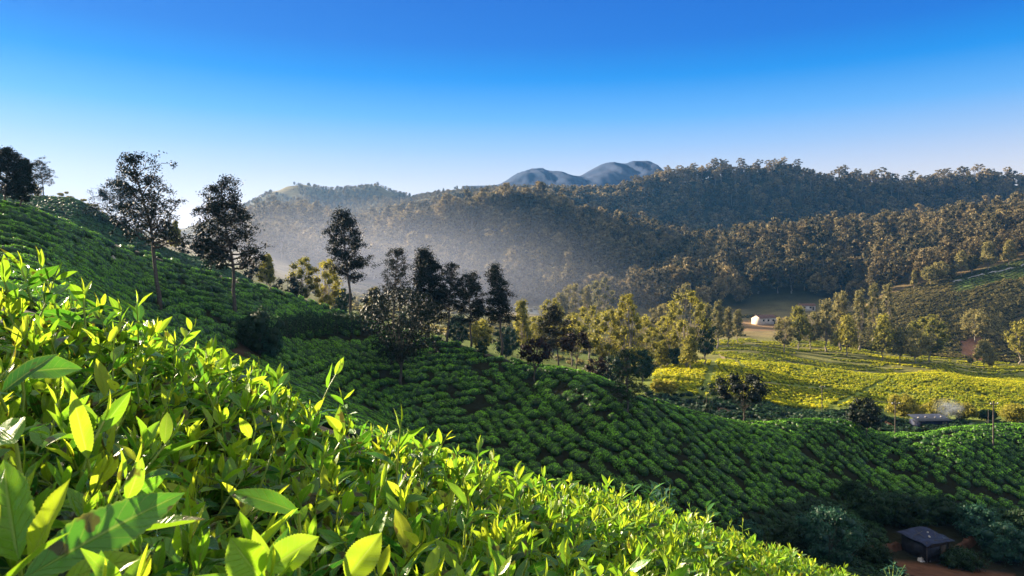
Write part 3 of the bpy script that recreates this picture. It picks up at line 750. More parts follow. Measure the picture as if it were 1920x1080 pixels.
# sunlit trees of the valley: column, foot row (None: hidden) , distance, top row, width, shape, material, label
VALLEY = [
 (1175, 690, 168, 543, 92, 'tall', 'golden', 'tall golden knobbly-topped eucalyptus leading the sunlit grove'),
 (1140, 690, 172, 578, 80, 'round', 'golden', 'golden tree at the left flank of the knobbly-topped eucalyptus'),
 (1206, 690, 176, 590, 60, 'round', 'golden', 'golden tree between the knobbly-topped and the dark-sided eucalyptus'),
 (1288, 668, 196, 543, 84, 'round', 'golden', 'big dark-sided eucalyptus with sunlit golden left edge at the end of the grove'),
 (1322, 664, 198, 596, 50, 'round', 'dense', 'dark green tree tucked against the right side of the dark-sided eucalyptus'),
 (1241, 697, 198, 640, 40, 'cone', 'golden', 'small golden tree with a bare stem standing at the edge of the grass'),
 (1294, 672, 190, 628, 48, 'cone', 'golden', 'light golden pointed tree in front of the dark-sided eucalyptus'),
 (1252, 664, 205, 588, 60, 'round', 'golden', 'golden tree behind the small bare-stemmed one'),
 (1205, 700, 165, 655, 54, 'round', 'dense', 'shaded low tree in the front of the golden grove'),
 (1265, 690, 200, 655, 44, 'round', 'dense', 'shaded bush-like tree under the dark-sided eucalyptus'),
 (1150, 712, 150, 668, 66, 'round', 'dense', 'dark blue-green tree below the golden left flank of the grove'),
 (978, 655, 175, 560, 50, 'cone', 'golden', 'golden tree immediately right of the conical ridge tree'),
 (1006, 660, 180, 590, 48, 'round', 'golden', 'lower golden tree behind the coppery umbrella-shaped tree'),
 (1036, 640, 230, 556, 50, 'round', 'golden', 'golden tree behind the tip of the small pointed dark tree'),
 (1072, 660, 190, 586, 60, 'round', 'golden', 'golden tree behind the flat-topped dark little tree'),
 (1105, 640, 215, 570, 62, 'round', 'golden', 'golden tree half way between pointed dark tree and knobbly-topped eucalyptus'),
 (950, 670, 150, 612, 50, 'round', 'dense', 'shaded tree behind the bare trunk of the conical ridge tree'),
 (900, 668, 150, 600, 54, 'round', 'golden', 'half-lit tree behind the short dark ridge tree'),
 (860, 650, 152, 590, 50, 'round', 'dense', 'blue-shaded tree behind the thin see-through ridge tree'),
 (770, 640, 155, 575, 60, 'round', 'dense', 'blue-shaded tree behind the open-crowned ridge tree'),
 (566, 560, 140, 480, 62, 'round', 'golden', 'left one of the golden sunlit pair behind the ridge'),
 (612, 575, 142, 484, 64, 'round', 'golden', 'right one of the golden sunlit pair behind the ridge, half behind the slim oak'),
 (500, 540, 148, 476, 44, 'cone', 'golden', 'small golden tree behind the ridge nearest the pale-trunked silver oak'),
 (328, 476, 147, 414, 28, 'cone', 'golden', 'little golden tree on the back strip of tea beside a dark slender one'),
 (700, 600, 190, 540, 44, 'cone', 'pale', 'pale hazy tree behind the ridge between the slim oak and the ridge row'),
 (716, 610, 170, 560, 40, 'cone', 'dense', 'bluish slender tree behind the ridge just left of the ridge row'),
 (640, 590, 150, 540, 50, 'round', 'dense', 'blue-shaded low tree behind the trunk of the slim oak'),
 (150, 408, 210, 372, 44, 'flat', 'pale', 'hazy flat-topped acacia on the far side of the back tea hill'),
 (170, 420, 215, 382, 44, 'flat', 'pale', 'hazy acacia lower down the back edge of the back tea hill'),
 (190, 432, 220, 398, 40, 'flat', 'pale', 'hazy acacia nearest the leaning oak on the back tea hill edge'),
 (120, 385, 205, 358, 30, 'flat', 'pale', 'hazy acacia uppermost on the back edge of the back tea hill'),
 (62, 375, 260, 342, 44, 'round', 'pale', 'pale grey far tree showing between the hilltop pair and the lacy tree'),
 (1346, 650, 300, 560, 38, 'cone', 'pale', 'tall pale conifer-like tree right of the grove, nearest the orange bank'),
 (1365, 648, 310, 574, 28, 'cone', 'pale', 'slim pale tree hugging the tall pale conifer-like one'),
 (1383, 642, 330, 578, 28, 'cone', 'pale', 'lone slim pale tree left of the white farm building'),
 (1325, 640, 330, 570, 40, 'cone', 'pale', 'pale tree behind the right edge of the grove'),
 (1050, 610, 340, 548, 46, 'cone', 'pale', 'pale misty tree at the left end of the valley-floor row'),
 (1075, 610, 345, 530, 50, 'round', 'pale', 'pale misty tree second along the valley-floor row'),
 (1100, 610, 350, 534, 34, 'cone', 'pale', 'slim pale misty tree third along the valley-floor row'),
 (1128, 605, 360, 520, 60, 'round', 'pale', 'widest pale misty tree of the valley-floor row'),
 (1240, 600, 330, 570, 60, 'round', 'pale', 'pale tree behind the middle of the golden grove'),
 (1285, 560, 420, 532, 50, 'cone', 'pale', 'pale tree top rising behind the dark-sided eucalyptus'),
 (1030, 600, 380, 575, 40, 'round', 'pale', 'low pale misty tree at the edge of the bare valley ground'),
 (1470, 660, 300, 592, 36, 'round', 'pale', 'shrubby tree on the near edge of the upper field, below the farm building'),
 (1497, 648, 318, 572, 44, 'cone', 'golden', 'leafy tree right of the white farm building'),
 (1520, 652, 322, 585, 40, 'round', 'pale', 'leafy tree second right of the white farm building'),
 (1548, 654, 318, 560, 40, 'cone', 'pale', 'tall thin tree at the foot of the dry hill'),
 (1575, 652, 325, 545, 44, 'cone', 'pale', 'pointed tree at the foot of the dry hill, left of the twin-topped pair'),
 (1588, 660, 305, 590, 44, 'cone', 'golden', 'golden tree on the upper field in front of the pointed ones'),
 (1612, 655, 330, 540, 36, 'cone', 'pale', 'tall narrow tree in the middle of the hill-foot row'),
 (1638, 655, 345, 528, 34, 'cone', 'pale', 'left peak of the twin-topped tall pair at the hill foot'),
 (1664, 655, 350, 526, 34, 'cone', 'pale', 'right peak of the twin-topped tall pair at the hill foot'),
 (1655, 678, 296, 590, 52, 'cone', 'golden', 'leafy golden-green tree with twin bare stems on the upper field'),
 (1687, 682, 292, 612, 22, 'cone', 'pale', 'thin tree with one long bare trunk on the upper field'),
 (1716, 686, 290, 620, 46, 'round', 'pale', 'low grey-orange tree near the end of the hill-foot row'),
 (1742, 682, 296, 592, 62, 'round', 'golden', 'broad orange-tinted tree near the end of the hill-foot row'),
 (1828, 640, 362, 580, 44, 'round', 'pale', 'solitary green tree half way up the dry hill above the red earth scar'),
 (1845, 690, 305, 640, 44, 'cone', 'pale', 'pale shrubby tree below the red earth scar'),
 (1912, 660, 330, 600, 40, 'round', 'golden', 'golden tree low on the dry hill at the edge of the picture'),
 (1714, 546, 428, 505, 14, 'cone', 'pale', 'skinny isolated tree left on the skyline road of the dry hill'),
 (1745, 536, 428, 500, 36, 'round', 'pale', 'brownish tree on the skyline road of the dry hill'),
 (1762, 530, 428, 490, 34, 'round', 'pale', 'taller brownish tree beside the white retaining wall'),
 (1782, 528, 430, 495, 24, 'cone', 'brown', 'dark pointed tree above the white retaining wall'),
 (1802, 520, 430, 468, 30, 'cone', 'pale', 'tall green tree behind the middle of the white retaining wall'),
 (1822, 514, 430, 478, 28, 'round', 'brown', 'brown tree behind the upper bend of the white retaining wall'),
 (1852, 504, 428, 452, 36, 'cone', 'pale', 'tall green tree above the hilltop tea patch'),
 (1892, 500, 426, 450, 32, 'cone', 'pale', 'tall dark tree above the hilltop tea patch at its right end'),
 (1692, 788, 150, 742, 64, 'round', 'golden', 'creamy sunlit bushy tree left of the dark-roofed shed'),
 (1765, 792, 152, 752, 62, 'round', 'golden', 'creamy tree behind the dark-roofed shed, wreathed in smoke'),
 (1808, 800, 150, 758, 58, 'round', 'golden', 'pale tree right of the dark-roofed shed'),
 (1905, 806, 140, 760, 58, 'round', 'golden', 'creamy sunlit tree beside the tall utility pole at the picture edge'),
 (1850, 800, 150, 772, 40, 'round', 'dense', 'dark bush between the shed trees and the tall pole'),
 (1720, 790, 152, 762, 36, 'round', 'golden', 'small tree with its foot in the red bank left of the shed'),
 (1255, 735, 150, 716, 40, 'round', 'golden', 'pale sunlit scrub bush below the left end of the bright patch'),
 (1232, 732, 150, 712, 26, 'round', 'golden', 'small pale bush leftmost below the bright patch'),
]
KW = {'round': dict(t0=0.22, blobs=22, shape='round', size=0.34, squash=0.8), 'cone': dict(t0=0.20, blobs=24, shape='cone', size=0.34, squash=1.0),
      'tall': dict(t0=0.15, blobs=30, shape='cone', size=0.26, squash=0.9), 'flat': dict(t0=0.5, blobs=12, shape='flat', size=0.36, squash=0.4)}
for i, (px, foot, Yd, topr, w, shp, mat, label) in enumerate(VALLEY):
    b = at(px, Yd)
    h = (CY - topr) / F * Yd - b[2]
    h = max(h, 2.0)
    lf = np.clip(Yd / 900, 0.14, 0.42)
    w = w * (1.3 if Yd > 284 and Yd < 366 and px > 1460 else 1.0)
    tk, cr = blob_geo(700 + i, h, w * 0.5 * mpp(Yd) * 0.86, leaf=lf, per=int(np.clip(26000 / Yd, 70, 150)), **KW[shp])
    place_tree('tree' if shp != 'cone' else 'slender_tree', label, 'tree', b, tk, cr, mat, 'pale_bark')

# ---------------------------------------------------------------- the forest
rngf = np.random.default_rng(77)
def forest_proto(seed, kind):
    rng = np.random.default_rng(seed)
    h = 1.0
    if kind == 'near':   tk, cr = blob_geo(seed, 20, 6.2, t0=0.18, blobs=15, leaf=0.70, per=58, size=0.38, squash=0.85, shape='round')
    elif kind == 'tall': tk, cr = blob_geo(seed, 27, 5.6, t0=0.35, blobs=13, leaf=0.70, per=56, size=0.40, squash=0.7, shape='knob')
    elif kind == 'skyline': tk, cr = blob_geo(seed, 25, 5.2, t0=0.62, blobs=9, leaf=0.8, per=34, size=0.34, squash=0.42, shape='flat', core=False, limb_r=0.009)
    else:                tk, cr = blob_geo(seed, 19, 6.0, t0=0.15, blobs=10, leaf=1.2, per=30, size=0.42, squash=0.85, shape='round')
    return tk, cr
PROTO = {k: [forest_proto(1000 + 37 * i + len(k), k) for i in range(n)] for k, n in (('near', 6), ('tall', 5), ('skyline', 4), ('far', 5))}
PMESH = {k: [(tk.build('trunk', MAT['pale_bark'], True), cr.build('crown', MAT['forest'])) for tk, cr in v] for k, v in PROTO.items()}

def scatter(y0, y1, step0, seed, lim=2000):
    """jittered points over the land between two distances, with spacing that grows slowly outwards"""
    rng = np.random.default_rng(seed); out = []
    y = y0
    while y < y1:
        st = step0 * (1 + (y - y0) / 900)
        x0, x1 = -0.82 * y, 0.82 * y
        xs = np.arange(x0, min(x1, lim), st)
        out.append(np.stack([xs + rng.uniform(-0.42, 0.42, len(xs)) * st, y + rng.uniform(-0.42, 0.42, len(xs)) * st], 1))
        y += st
    return np.vstack(out)

pts = np.vstack([scatter(432, 1010, 9.8, 3), scatter(872, 960, 7.0, 6), scatter(560, 650, 9.5, 7), scatter(1010, 1320, 6.0, 4)])
x, y = pts[:, 0], pts[:, 1]
px = CX + F * x / y
z = land_xy(x, y)
foot_y = np.interp(px, [-100, 400, 560, 700, 900, 1000, 1100, 1250, 1400, 1500, 1590, 1620, 1700, 1920, 2200], [440, 440, 450, 445, 440, 452, 448, 448, 470, 476, 470, 445, 440, 436, 436])
keep = (y > foot_y) & (px > 420)
keep &= (y < 1010) | (rngf.random(len(y)) < 0.92)
grass_top = (y > 1190) & (fbm(px / 60, y / 90, 2) * 4 + 0.2 > 0.45)
keep &= ~grass_top
keep &= fbm(x / 30 + 50, y / 30, 2) > -0.30
hs = np.where(y > 1000, 0.27, 1.0) * np.where(y < 480, 0.8, 1.0) * rngf.uniform(0.62, 1.25, len(y))
kindf = np.where(y > 780, 2, np.where(rngf.random(len(y)) < np.where((px > 1150) & (y > 560), 0.45, 0.25), 1, 0))     # 0 near, 1 tall, 2 far
hs = np.where((y > 880) & (y < 1010), hs * 0.80, hs)
sky = (y > 915) & (y < 975) & (px > 1180) & (rngf.random(len(y)) < 0.40)
kindf = np.where(sky, 3, kindf)
ht = np.array([20, 27, 19, 25])[kindf] * hs
vis = visible(x, y, z + ht, 3.0)
sel = np.nonzero(keep & vis)[0]
print('forest trees', len(sel))
size_px = ht[sel] / y[sel]
order = sel[np.argsort(-size_px)]
order = np.concatenate([order])
KN = ['near', 'tall', 'far', 'skyline']
def forest_label(p, yy):
    if yy < 500: return ('grey-green tree at the lit foot of the wooded hills, beyond the valley fields', 'trees at the foot of the wooded hills')
    if p < 1080: return ('rounded tree in the wood covering the central hill', 'trees of the wood on the central hill')
    return ('rounded tree in the wood on the lower spur right of the misty hollow', 'trees of the wood on the lower spur')
one, rest = order[:230], order[230:]
for i in one:
    k = KN[kindf[i]]; v = int(rngf.integers(len(PMESH[k])))
    lab, grp = forest_label(px[i], y[i])
    o = tag(empty('forest_tree', (x[i], y[i], z[i] - 0.3), rngf.uniform(0, 6.28)), lab, 'tree', grp)
    s = hs[i] * rngf.uniform(0.95, 1.15); o.scale = (s, s, hs[i])
    link('trunk', PMESH[k][v][0], o); link('crown', PMESH[k][v][1], o)
GV, GQ, GT, GM, off = [], [], [], [], 0
for k in range(4):
    for v in range(len(PROTO[KN[k]])):
        idx = [i for n_, i in enumerate(rest) if kindf[i] == k and (i * 7 + 3) % len(PROTO[KN[k]]) == v]
        if not idx: continue
        idx = np.array(idx)
        for slot, geo in ((0, PROTO[KN[k]][v][1]), (1, PROTO[KN[k]][v][0])):
            if slot == 1 and k != 3: continue
            V, Q, T = tile(geo.arrays(), np.stack([x[idx], y[idx], z[idx] - 0.3], 1), np.stack([hs[idx], hs[idx], hs[idx]], 1) * (1.0 if k < 2 else 1.05),
                           rngf.uniform(0, 6.28, len(idx)), None, np.stack([rngf.normal(0, 0.34, len(idx)), rngf.normal(0, 0.20, len(idx))], 1))
            GV.append(V); GQ.append(Q + off); GT.append(T); GM.append(np.full(len(Q), slot, np.int32)); off += len(V)
fo = link('forest', make_mesh('forest', np.vstack(GV), np.vstack(GQ), np.vstack(GT), [MAT['forest'], MAT['pale_bark']], np.concatenate(GM)))
tag(fo, 'continuous forest over the hills and the far ridge', kind='stuff')
del GV, GQ, GT, GM

# ---------------------------------------------------------------- tea bushes of the near slope
def tea_proto(seed, n, leaf, flat=0.62, inner=(9, 3)):
    """a plucked tea bush: a low flat-topped dome of leaves over a dark twiggy body, radius 1"""
    rng = np.random.default_rng(seed)
    g = Geo()
    k = 5
    th = np.arange(k) * 2 * math.pi / k + rng.uniform(0, 6) ; ro = rng.uniform(0.30, 0.62, k)
    ctr = np.stack([ro * np.cos(th), ro * np.sin(th), rng.uniform(-0.10, 0.08, k)], 1); ctr[0, :2] *= 0.2
    lr = rng.uniform(0.42, 0.62, k)
    dv, dq = dome(inner[0], inner[1], -0.75)
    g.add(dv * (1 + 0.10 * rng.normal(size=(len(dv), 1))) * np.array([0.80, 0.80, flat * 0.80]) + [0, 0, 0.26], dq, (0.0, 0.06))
    w = rng.integers(0, k, n)
    D = norm(rng.normal(0, 1, (n, 3)) + [0, 0, 0.5]); D[:, 2] = np.abs(D[:, 2]) - 0.25 * rng.random(n)
    P = ctr[w] + D * lr[w][:, None] * (1 + 0.07 * rng.normal(size=(n, 1)))
    P[:, 2] = np.where(P[:, 2] > 0.36, 0.36 + (P[:, 2] - 0.36) * 0.35, P[:, 2]) * flat * 1.9 + 0.28 + rng.normal(0, 0.025, n)
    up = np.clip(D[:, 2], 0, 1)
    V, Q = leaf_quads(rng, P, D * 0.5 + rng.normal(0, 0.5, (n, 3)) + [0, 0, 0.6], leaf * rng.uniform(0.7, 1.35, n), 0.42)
    r = np.clip(0.10 + 0.75 * up + rng.normal(0, 0.2, n), 0, 1)  # tint rises with height: lit tops and shaded sides painted in
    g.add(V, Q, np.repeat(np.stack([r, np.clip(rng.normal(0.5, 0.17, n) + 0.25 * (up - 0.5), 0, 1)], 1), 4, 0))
    return g
TEA = [tea_proto(40 + i, 360, 0.105) for i in range(6)]
TEAL = [tea_proto(60 + i, 150, 0.16, inner=(8, 2)) for i in range(4)]
TEAF = [tea_proto(80 + i, 46, 0.30, inner=(7, 2)) for i in range(4)]

def grid_rows(y0, y1, ang, su, sv, seed, wav=1.0):
    """planting rows over the ground, at an angle, slightly wandering"""
    rng = np.random.default_rng(seed)
    R_ = 1.05 * y1
    u = np.arange(-R_, R_, su); v = np.arange(-R_, R_, sv)
    U, Vv = np.meshgrid(u, v, indexing='ij'); U, Vv = U.ravel(), Vv.ravel()
    U = U + (np.floor(Vv / sv).astype(int) % 2) * su * 0.5 + rng.normal(0, 0.10 * su, len(U)); Vv = Vv + rng.normal(0, 0.09 * sv, len(U))
    c, s = math.cos(ang), math.sin(ang)
    x, y = U * c - Vv * s, U * s + Vv * c
    wx = fbm(x / 28 + 7, y / 28, 2) * 9 * wav; wy = fbm(x / 28 - 3, y / 28 + 11, 2) * 9 * wav
    x, y = x + wx, y + wy
    k = (y > y0) & (y < y1)
    x, y = x[k], y[k]
    px = CX + F * x / y
    k = (px > -160) & (px < 2080)
    return x[k], y[k], px[k]

def slope_of(x, y):
    e = 0.5
    return np.stack([(land_xy(x + e, y) - land_xy(x - e, y)) / (2 * e), (land_xy(x, y + e) - land_xy(x, y - e)) / (2 * e)], 1)

def seg_d(px, row, a, b):
    a, b = np.array(a, float), np.array(b, float); d = b - a
    t = np.clip(((px - a[0]) * d[0] + (row - a[1]) * d[1]) / (d @ d), 0, 1)
    return np.hypot(px - a[0] - t * d[0], row - a[1] - t * d[1])

rngt = np.random.default_rng(21)
def contour_rows(dz, step, seed):
    rng = np.random.default_rng(seed)
    pc = np.arange(-160, 960, 3.0); yc = np.linspace(24, 104, 700)
    G1, G2 = np.meshgrid(pc, yc, indexing='ij')
    Zc = land_z(G1.ravel(), G2.ravel()).reshape(G1.shape) + fbm(G1 / 130, G2 / 16, 2) * 1.3
    yD = _pchip1([a[0] for a in LAND['D']], [a[2] for a in LAND['D']], pc)
    X, Y, A = [], [], []
    for lev in np.arange(-16, 10, dz):
        s = (Zc[:, :-1] <= lev) & (Zc[:, 1:] > lev)
        has = s.any(1); j = s.argmax(1)
        yy = np.where(has, yc[j] + (lev - Zc[np.arange(len(pc)), j]) / (Zc[np.arange(len(pc)), j + 1] - Zc[np.arange(len(pc)), j] + 1e-9) * (yc[1] - yc[0]), np.nan)
        xx = (pc - CX) / F * yy
        ok = np.isfinite(yy)
        d = np.hypot(np.diff(xx), np.diff(yy)); brk = ~np.isfinite(d) | (d > 1.5)
        st = 0
        for e in list(np.nonzero(brk)[0] + 1) + [len(pc)]:
            if e - st > 4:
                L = np.concatenate([[0], np.cumsum(np.hypot(np.diff(xx[st:e]), np.diff(yy[st:e])))])
                t = np.arange(rng.uniform(0, step), L[-1], step); t = t + rng.normal(0, 0.12 * step, len(t))
                x_ = np.interp(t, L, xx[st:e]); y_ = np.interp(t, L, yy[st:e])
                X.append(x_ + rng.normal(0, 0.06, len(t))); Y.append(y_ + rng.normal(0, 0.06, len(t)))
                A.append(np.arctan2(np.interp(t + 0.4, L, yy[st:e]) - np.interp(t - 0.4, L, yy[st:e]), np.interp(t + 0.4, L, xx[st:e]) - np.interp(t - 0.4, L, xx[st:e])))
            st = e
    X, Y, A = np.concatenate(X), np.concatenate(Y), np.concatenate(A)
    return X, Y, CX + F * X / Y, A
xa, ya, pa, aa = contour_rows(0.56, 1.0, 5)                        # upper left: long rows along the contour
xb, yb, pb = grid_rows(24, 112, -0.95, 0.90, 1.36, 6, 0.8)        # right: rows running down the slope
ka = pa < 905 + (ya - 78) * 4
kb = (pb >= 905 + (yb - 78) * 4) | (yb < _pchip1([a[0] for a in LAND['B']], [a[2] for a in LAND['B']], pb) + 2.0)
x = np.concatenate([xa[ka], xb[kb]]); y = np.concatenate([ya[ka], yb[kb]]); px = np.concatenate([pa[ka], pb[kb]]); ang = np.concatenate([aa[ka], np.full(kb.sum(), 0.2)]); left = np.concatenate([np.ones(ka.sum(), bool), np.zeros(kb.sum(), bool)])
z = land_xy(x, y); row = CY - F * z / y
crestY = _pchip1([a[0] for a in LAND['D']], [a[2] for a in LAND['D']], px) + 4
keep = (y < crestY) & (rngt.random(len(x)) > 0.035)
for a, b, w in [((1278, 790), (1268, 880), 5), ((1268, 880), (1250, 945), 6), ((1130, 730), (1300, 766), 4), ((1300, 766), (1420, 792), 3), ((870, 778), (1010, 742), 4),
                ((1400, 870), (1560, 945), 4), ((1500, 850), (1640, 915), 3), ((1640, 880), (1900, 940), 4), ((1100, 880), (1180, 940), 5), ((700, 700), (860, 745), 3),
                ((940, 700), (1060, 735), 3), ((120, 440), (330, 500), 3), ((380, 590), (480, 640), 4), ((520, 640), (690, 632), 6)]:
    keep &= seg_d(px, row, a, b) > w
for c, r in [((1332, 846), 12), ((212, 487), 8)]:
    keep &= np.hypot((px - c[0]), (row - c[1]) * 1.8) > r
# the hut, its terrace, the thicket and the beds are clear of tea
keep &= ~((px > 1380) & (row > np.interp(px, [1380, 1500, 1640, 1760, 1860, 1960], [985, 940, 925, 945, 955, 965])))
keep &= ~((px > 425) & (px < 530) & (row > 600) & (row < 680) & (np.hypot(px - 482, row - 655) < 42))
keep &= fbm(x / 3 + 20, y / 3, 2) > -0.36
vis = visible(x, y, z + 0.85, 5.0, front=True)
sel = np.nonzero(keep & vis)[0]
sl = slope_of(x[sel], y[sel])
lf_ = left[sel]
sc = np.where(lf_, rngt.uniform(0.54, 0.80, len(sel)), rngt.uniform(0.50, 0.78, len(sel)))
sy_ = np.where(lf_, 0.46 * rngt.uniform(0.85, 1.25, len(sel)), sc * 0.90); sx_ = np.where(lf_, sc * 1.15, sc * 1.15)
hsc = np.where(lf_, 0.54, 0.56) * rngt.uniform(0.75, 1.25, len(sel))
an_ = ang[sel] + rngt.normal(0, 0.16, len(sel))
print('near tea', len(sel))
ordr = np.argsort(y[sel])
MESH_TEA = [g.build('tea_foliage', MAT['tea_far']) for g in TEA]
n_one = 300
def tea_label(p):
    if p < 640: return ('dark green tea bush in the contour rows of the shaded left hill', 'tea bushes in rows on the left hill')
    if p < 1150: return ('dark green tea bush in the middle of the shaded near slope', 'tea bushes on the middle of the near slope')
    return ('dark green tea bush in the rows on the right part of the shaded near slope', 'tea bushes in rows on the right of the near slope')
def place_bush(name, meshes, i_mesh, loc, s3, rz, tilt, lab):
    o = link(name, meshes[i_mesh])
    M = Matrix(((s3[0] * math.cos(rz), -s3[1] * math.sin(rz), 0, 0), (s3[0] * math.sin(rz), s3[1] * math.cos(rz), 0, 0), (0, 0, s3[2], 0), (0, 0, 0, 1)))
    Sh = Matrix(((1, 0, 0, 0), (0, 1, 0, 0), (0, 0, 1, 0), (0, 0, 0, 1)))
    o.matrix_world = Matrix.Translation(Vector(loc)) @ Vector((-tilt[0] * 0.6, -tilt[1] * 0.6, 1)).normalized().rotation_difference(Vector((0, 0, 1))).inverted().to_matrix().to_4x4() @ M
    tag(o, lab[0], 'tea bush', lab[1])
    return o
for j in ordr[:n_one]:
    i = sel[j]
    place_bush('tea_bush', MESH_TEA, int(rngt.integers(len(TEA))), (x[i], y[i], z[i]), (sx_[j], sy_[j], hsc[j]), an_[j], sl[j], tea_label(px[i]))
GV, GQ, GT, off = [], [], [], 0
rest = ordr[n_one:]
va = rngt.integers(0, 6, len(rest))
for v in range(6):
    for far in (0, 1):
        k = rest[(va == v) & ((y[sel[rest]] > 84) == bool(far))]
        if not len(k): continue
        i = sel[k]
        V, Q, T = tile((TEAL[v % 4] if far else TEA[v]).arrays(), np.stack([x[i], y[i], z[i]], 1), np.stack([sx_[k], sy_[k], hsc[k]], 1), an_[k],
                       sl[k], np.stack([rngt.normal(0, 0.16, len(k)), rngt.normal(0, 0.10, len(k))], 1))
        GV.append(V); GQ.append(Q + off); GT.append(T); off += len(V)
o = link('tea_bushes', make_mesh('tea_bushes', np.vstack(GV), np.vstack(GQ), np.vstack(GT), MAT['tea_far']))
tag(o, 'rows of dark green tea bushes covering the shaded near slope', kind='stuff')

# tea of the back hill on the left, and of the sunlit valley fields
def field(name, label, x, y, keepf, sc0, sc1, protos, mat, tv, seed, hfac=0.8):
    rng = np.random.default_rng(seed)
    px = CX + F * x / y; z = land_xy(x, y); row = CY - F * z / y
    k = keepf(px, y, row, x) & visible(x, y, z + 0.8, 3.0)
    x, y, z = x[k], y[k], z[k]
    s = rng.uniform(sc0, sc1, len(x)); sl = slope_of(x, y)
    GV, GQ, GT, off = [], [], [], 0
    va = rng.integers(0, len(protos), len(x))
    patch = fbm(x / 22, y / 22, 3)
    for v in range(len(protos)):
        i = np.nonzero(va == v)[0]
        V, Q, T = tile(protos[v].arrays(), np.stack([x[i], y[i], z[i]], 1), np.stack([s[i], s[i], s[i] * hfac * rng.uniform(0.8, 1.2, len(i))], 1), rng.uniform(0, 6.28, len(i)),
                       sl[i], np.stack([tv * rng.normal(0, 0.2, len(i)) + patch[i] * 1.2, rng.normal(0, 0.10, len(i)) + patch[i] * 0.5], 1))
        GV.append(V); GQ.append(Q + off); GT.append(T); off += len(V)
    print(name, len(x))
    o = link(name, make_mesh(name, np.vstack(GV), np.vstack(GQ), np.vstack(GT), MAT[mat]))
    tag(o, label, kind='stuff')

xf, yf, _ = grid_rows(108, 156, 0.12, 0.95, 1.55, 8, 0.5)
field('tea_rows', 'tea rows on the hazy back hill at the left', xf, yf, lambda p, Y, r, x: (p < 560) & (p > -150), 0.55, 0.75, TEAL, 'back_tea', 1.0, 31)
xg, yg, _ = grid_rows(140, 262, 0.25, 1.30, 1.42, 9, 1.2)
def in_field(p, Y, r, x):
    k = (p > 1225) & (Y > np.interp(p, [1230, 1300, 1345, 1400, 1500, 1600, 1700, 1920], [168, 150, 153, 152, 154, 158, 163, 163])) & (Y < np.interp(p, [1230, 1350, 1450, 1650, 1920], [203, 240, 256, 262, 258]))
    gapline = np.interp(r, [660, 690, 760], [1345, 1334, 1308])
    k &= np.abs(p - gapline) > 7
    k &= seg_d(p, r, (1395, 690), (1352, 655)) > 4
    k &= seg_d(p, r, (1560, 765), (1660, 715)) > 3
    k &= seg_d(p, r, (1395, 716), (1560, 730)) > 2
    k &= fbm(x / 4 + 9, Y / 4, 2) > np.where(p < 1330, -0.5, -0.17)
    return k
field('tea_field', 'yellow-green tea of the sunlit valley field', xg, yg, in_field, 0.50, 0.70, TEAF, 'tea_field', 1.0, 32, 1.25)
xh, yh, _ = grid_rows(255, 352, 0.1, 1.55, 2.1, 10, 1.2)
field('upper_field', 'paler tea and grass of the upper valley fields', xh, yh,
      lambda p, Y, r, x: (p > 1335) & (fbm(x / 12 + 4, Y / 5, 2) > -0.02), 0.7, 1.0, TEAF, 'tea_field', 1.0, 33, 0.7)
xi, yi, _ = grid_rows(338, 436, 0.2, 2.0, 2.3, 11, 1.5)
field('dry_scrub', 'brown scrub over the dry hill', xi, yi,
      lambda p, Y, r, x: (p > 1560) & ~((p > 1785) & (Y > 406)) & (np.hypot((p - 1828) / 28, (Y - 352) / 15) > 1) & (fbm(x / 9, Y / 9, 2) > -0.30), 1.0, 1.9, TEAF, 'brown', 1.0, 34, 0.8)
field('hilltop_tea', 'small lit patch of tea on the top of the dry hill', xi, yi, lambda p, Y, r, x: (p > 1785) & (Y > 406), 0.8, 1.2, TEAF, 'hill_tea', 1.0, 35, 0.6)
xj, yj, _ = grid_rows(104, 150, 0.4, 1.7, 1.9, 12, 1.5)
field('gully_scrub', 'low dark scrub in the shaded gully', xj, yj,
      lambda p, Y, r, x: (p > 1120) & (Y > _pchip1([a[0] for a in LAND['D']], [a[2] for a in LAND['D']], p) + 12) & (Y < np.interp(p, [1230, 1300, 1345, 1400, 1920], [168, 148, 150, 148, 160])) & (fbm(x / 5 + 1, Y / 5, 2) > -0.08),
      0.6, 1.3, TEAF, 'dense', 1.0, 36, 0.9)
xk, yk, _ = grid_rows(200, 440, 0.4, 3.4, 3.8, 13, 1.5)
field('valley_scrub', 'low shrubs and grass tufts on the valley floor', xk, yk,
      lambda p, Y, r, x: ((p > 560) & (p < 1340) | ((p > 1330) & (p < 1640) & (Y > 355))) & (fbm(x / 14 + 1, Y / 14, 2) > 0.03) & ~((p > 1385) & (p < 1465) & (Y > 385) & (Y < 425)), 0.8, 1.9, TEAF, 'pale', 1.0, 37, 0.9)
xu, yu, _ = grid_rows(53, 86, 0.3, 0.8, 0.8, 14, 0.5)
def around_hut(p, Y, r, x):
    k = (p > 1330) & (Y < _pchip1([a[0] for a in LAND['D']], [a[2] for a in LAND['D']], p) - 8) & (r > np.interp(p, [1330, 1380, 1500, 1640, 1760, 1860, 1960], [1000, 985, 940, 925, 945, 955, 965]))
    k &= ~((p > 1660) & (p < 1840) & (r > 985) & (r < 1062)) & ~((p > 1690) & (r > 1050))
    return k & (fbm(x / 2.2, Y / 2.2, 2) > -0.2)
field('undergrowth', 'dark weeds and undergrowth around the hut', xu, yu, around_hut, 0.35, 0.7, TEAL, 'dense', 1.0, 38, 1.0)
del GV, GQ, GT

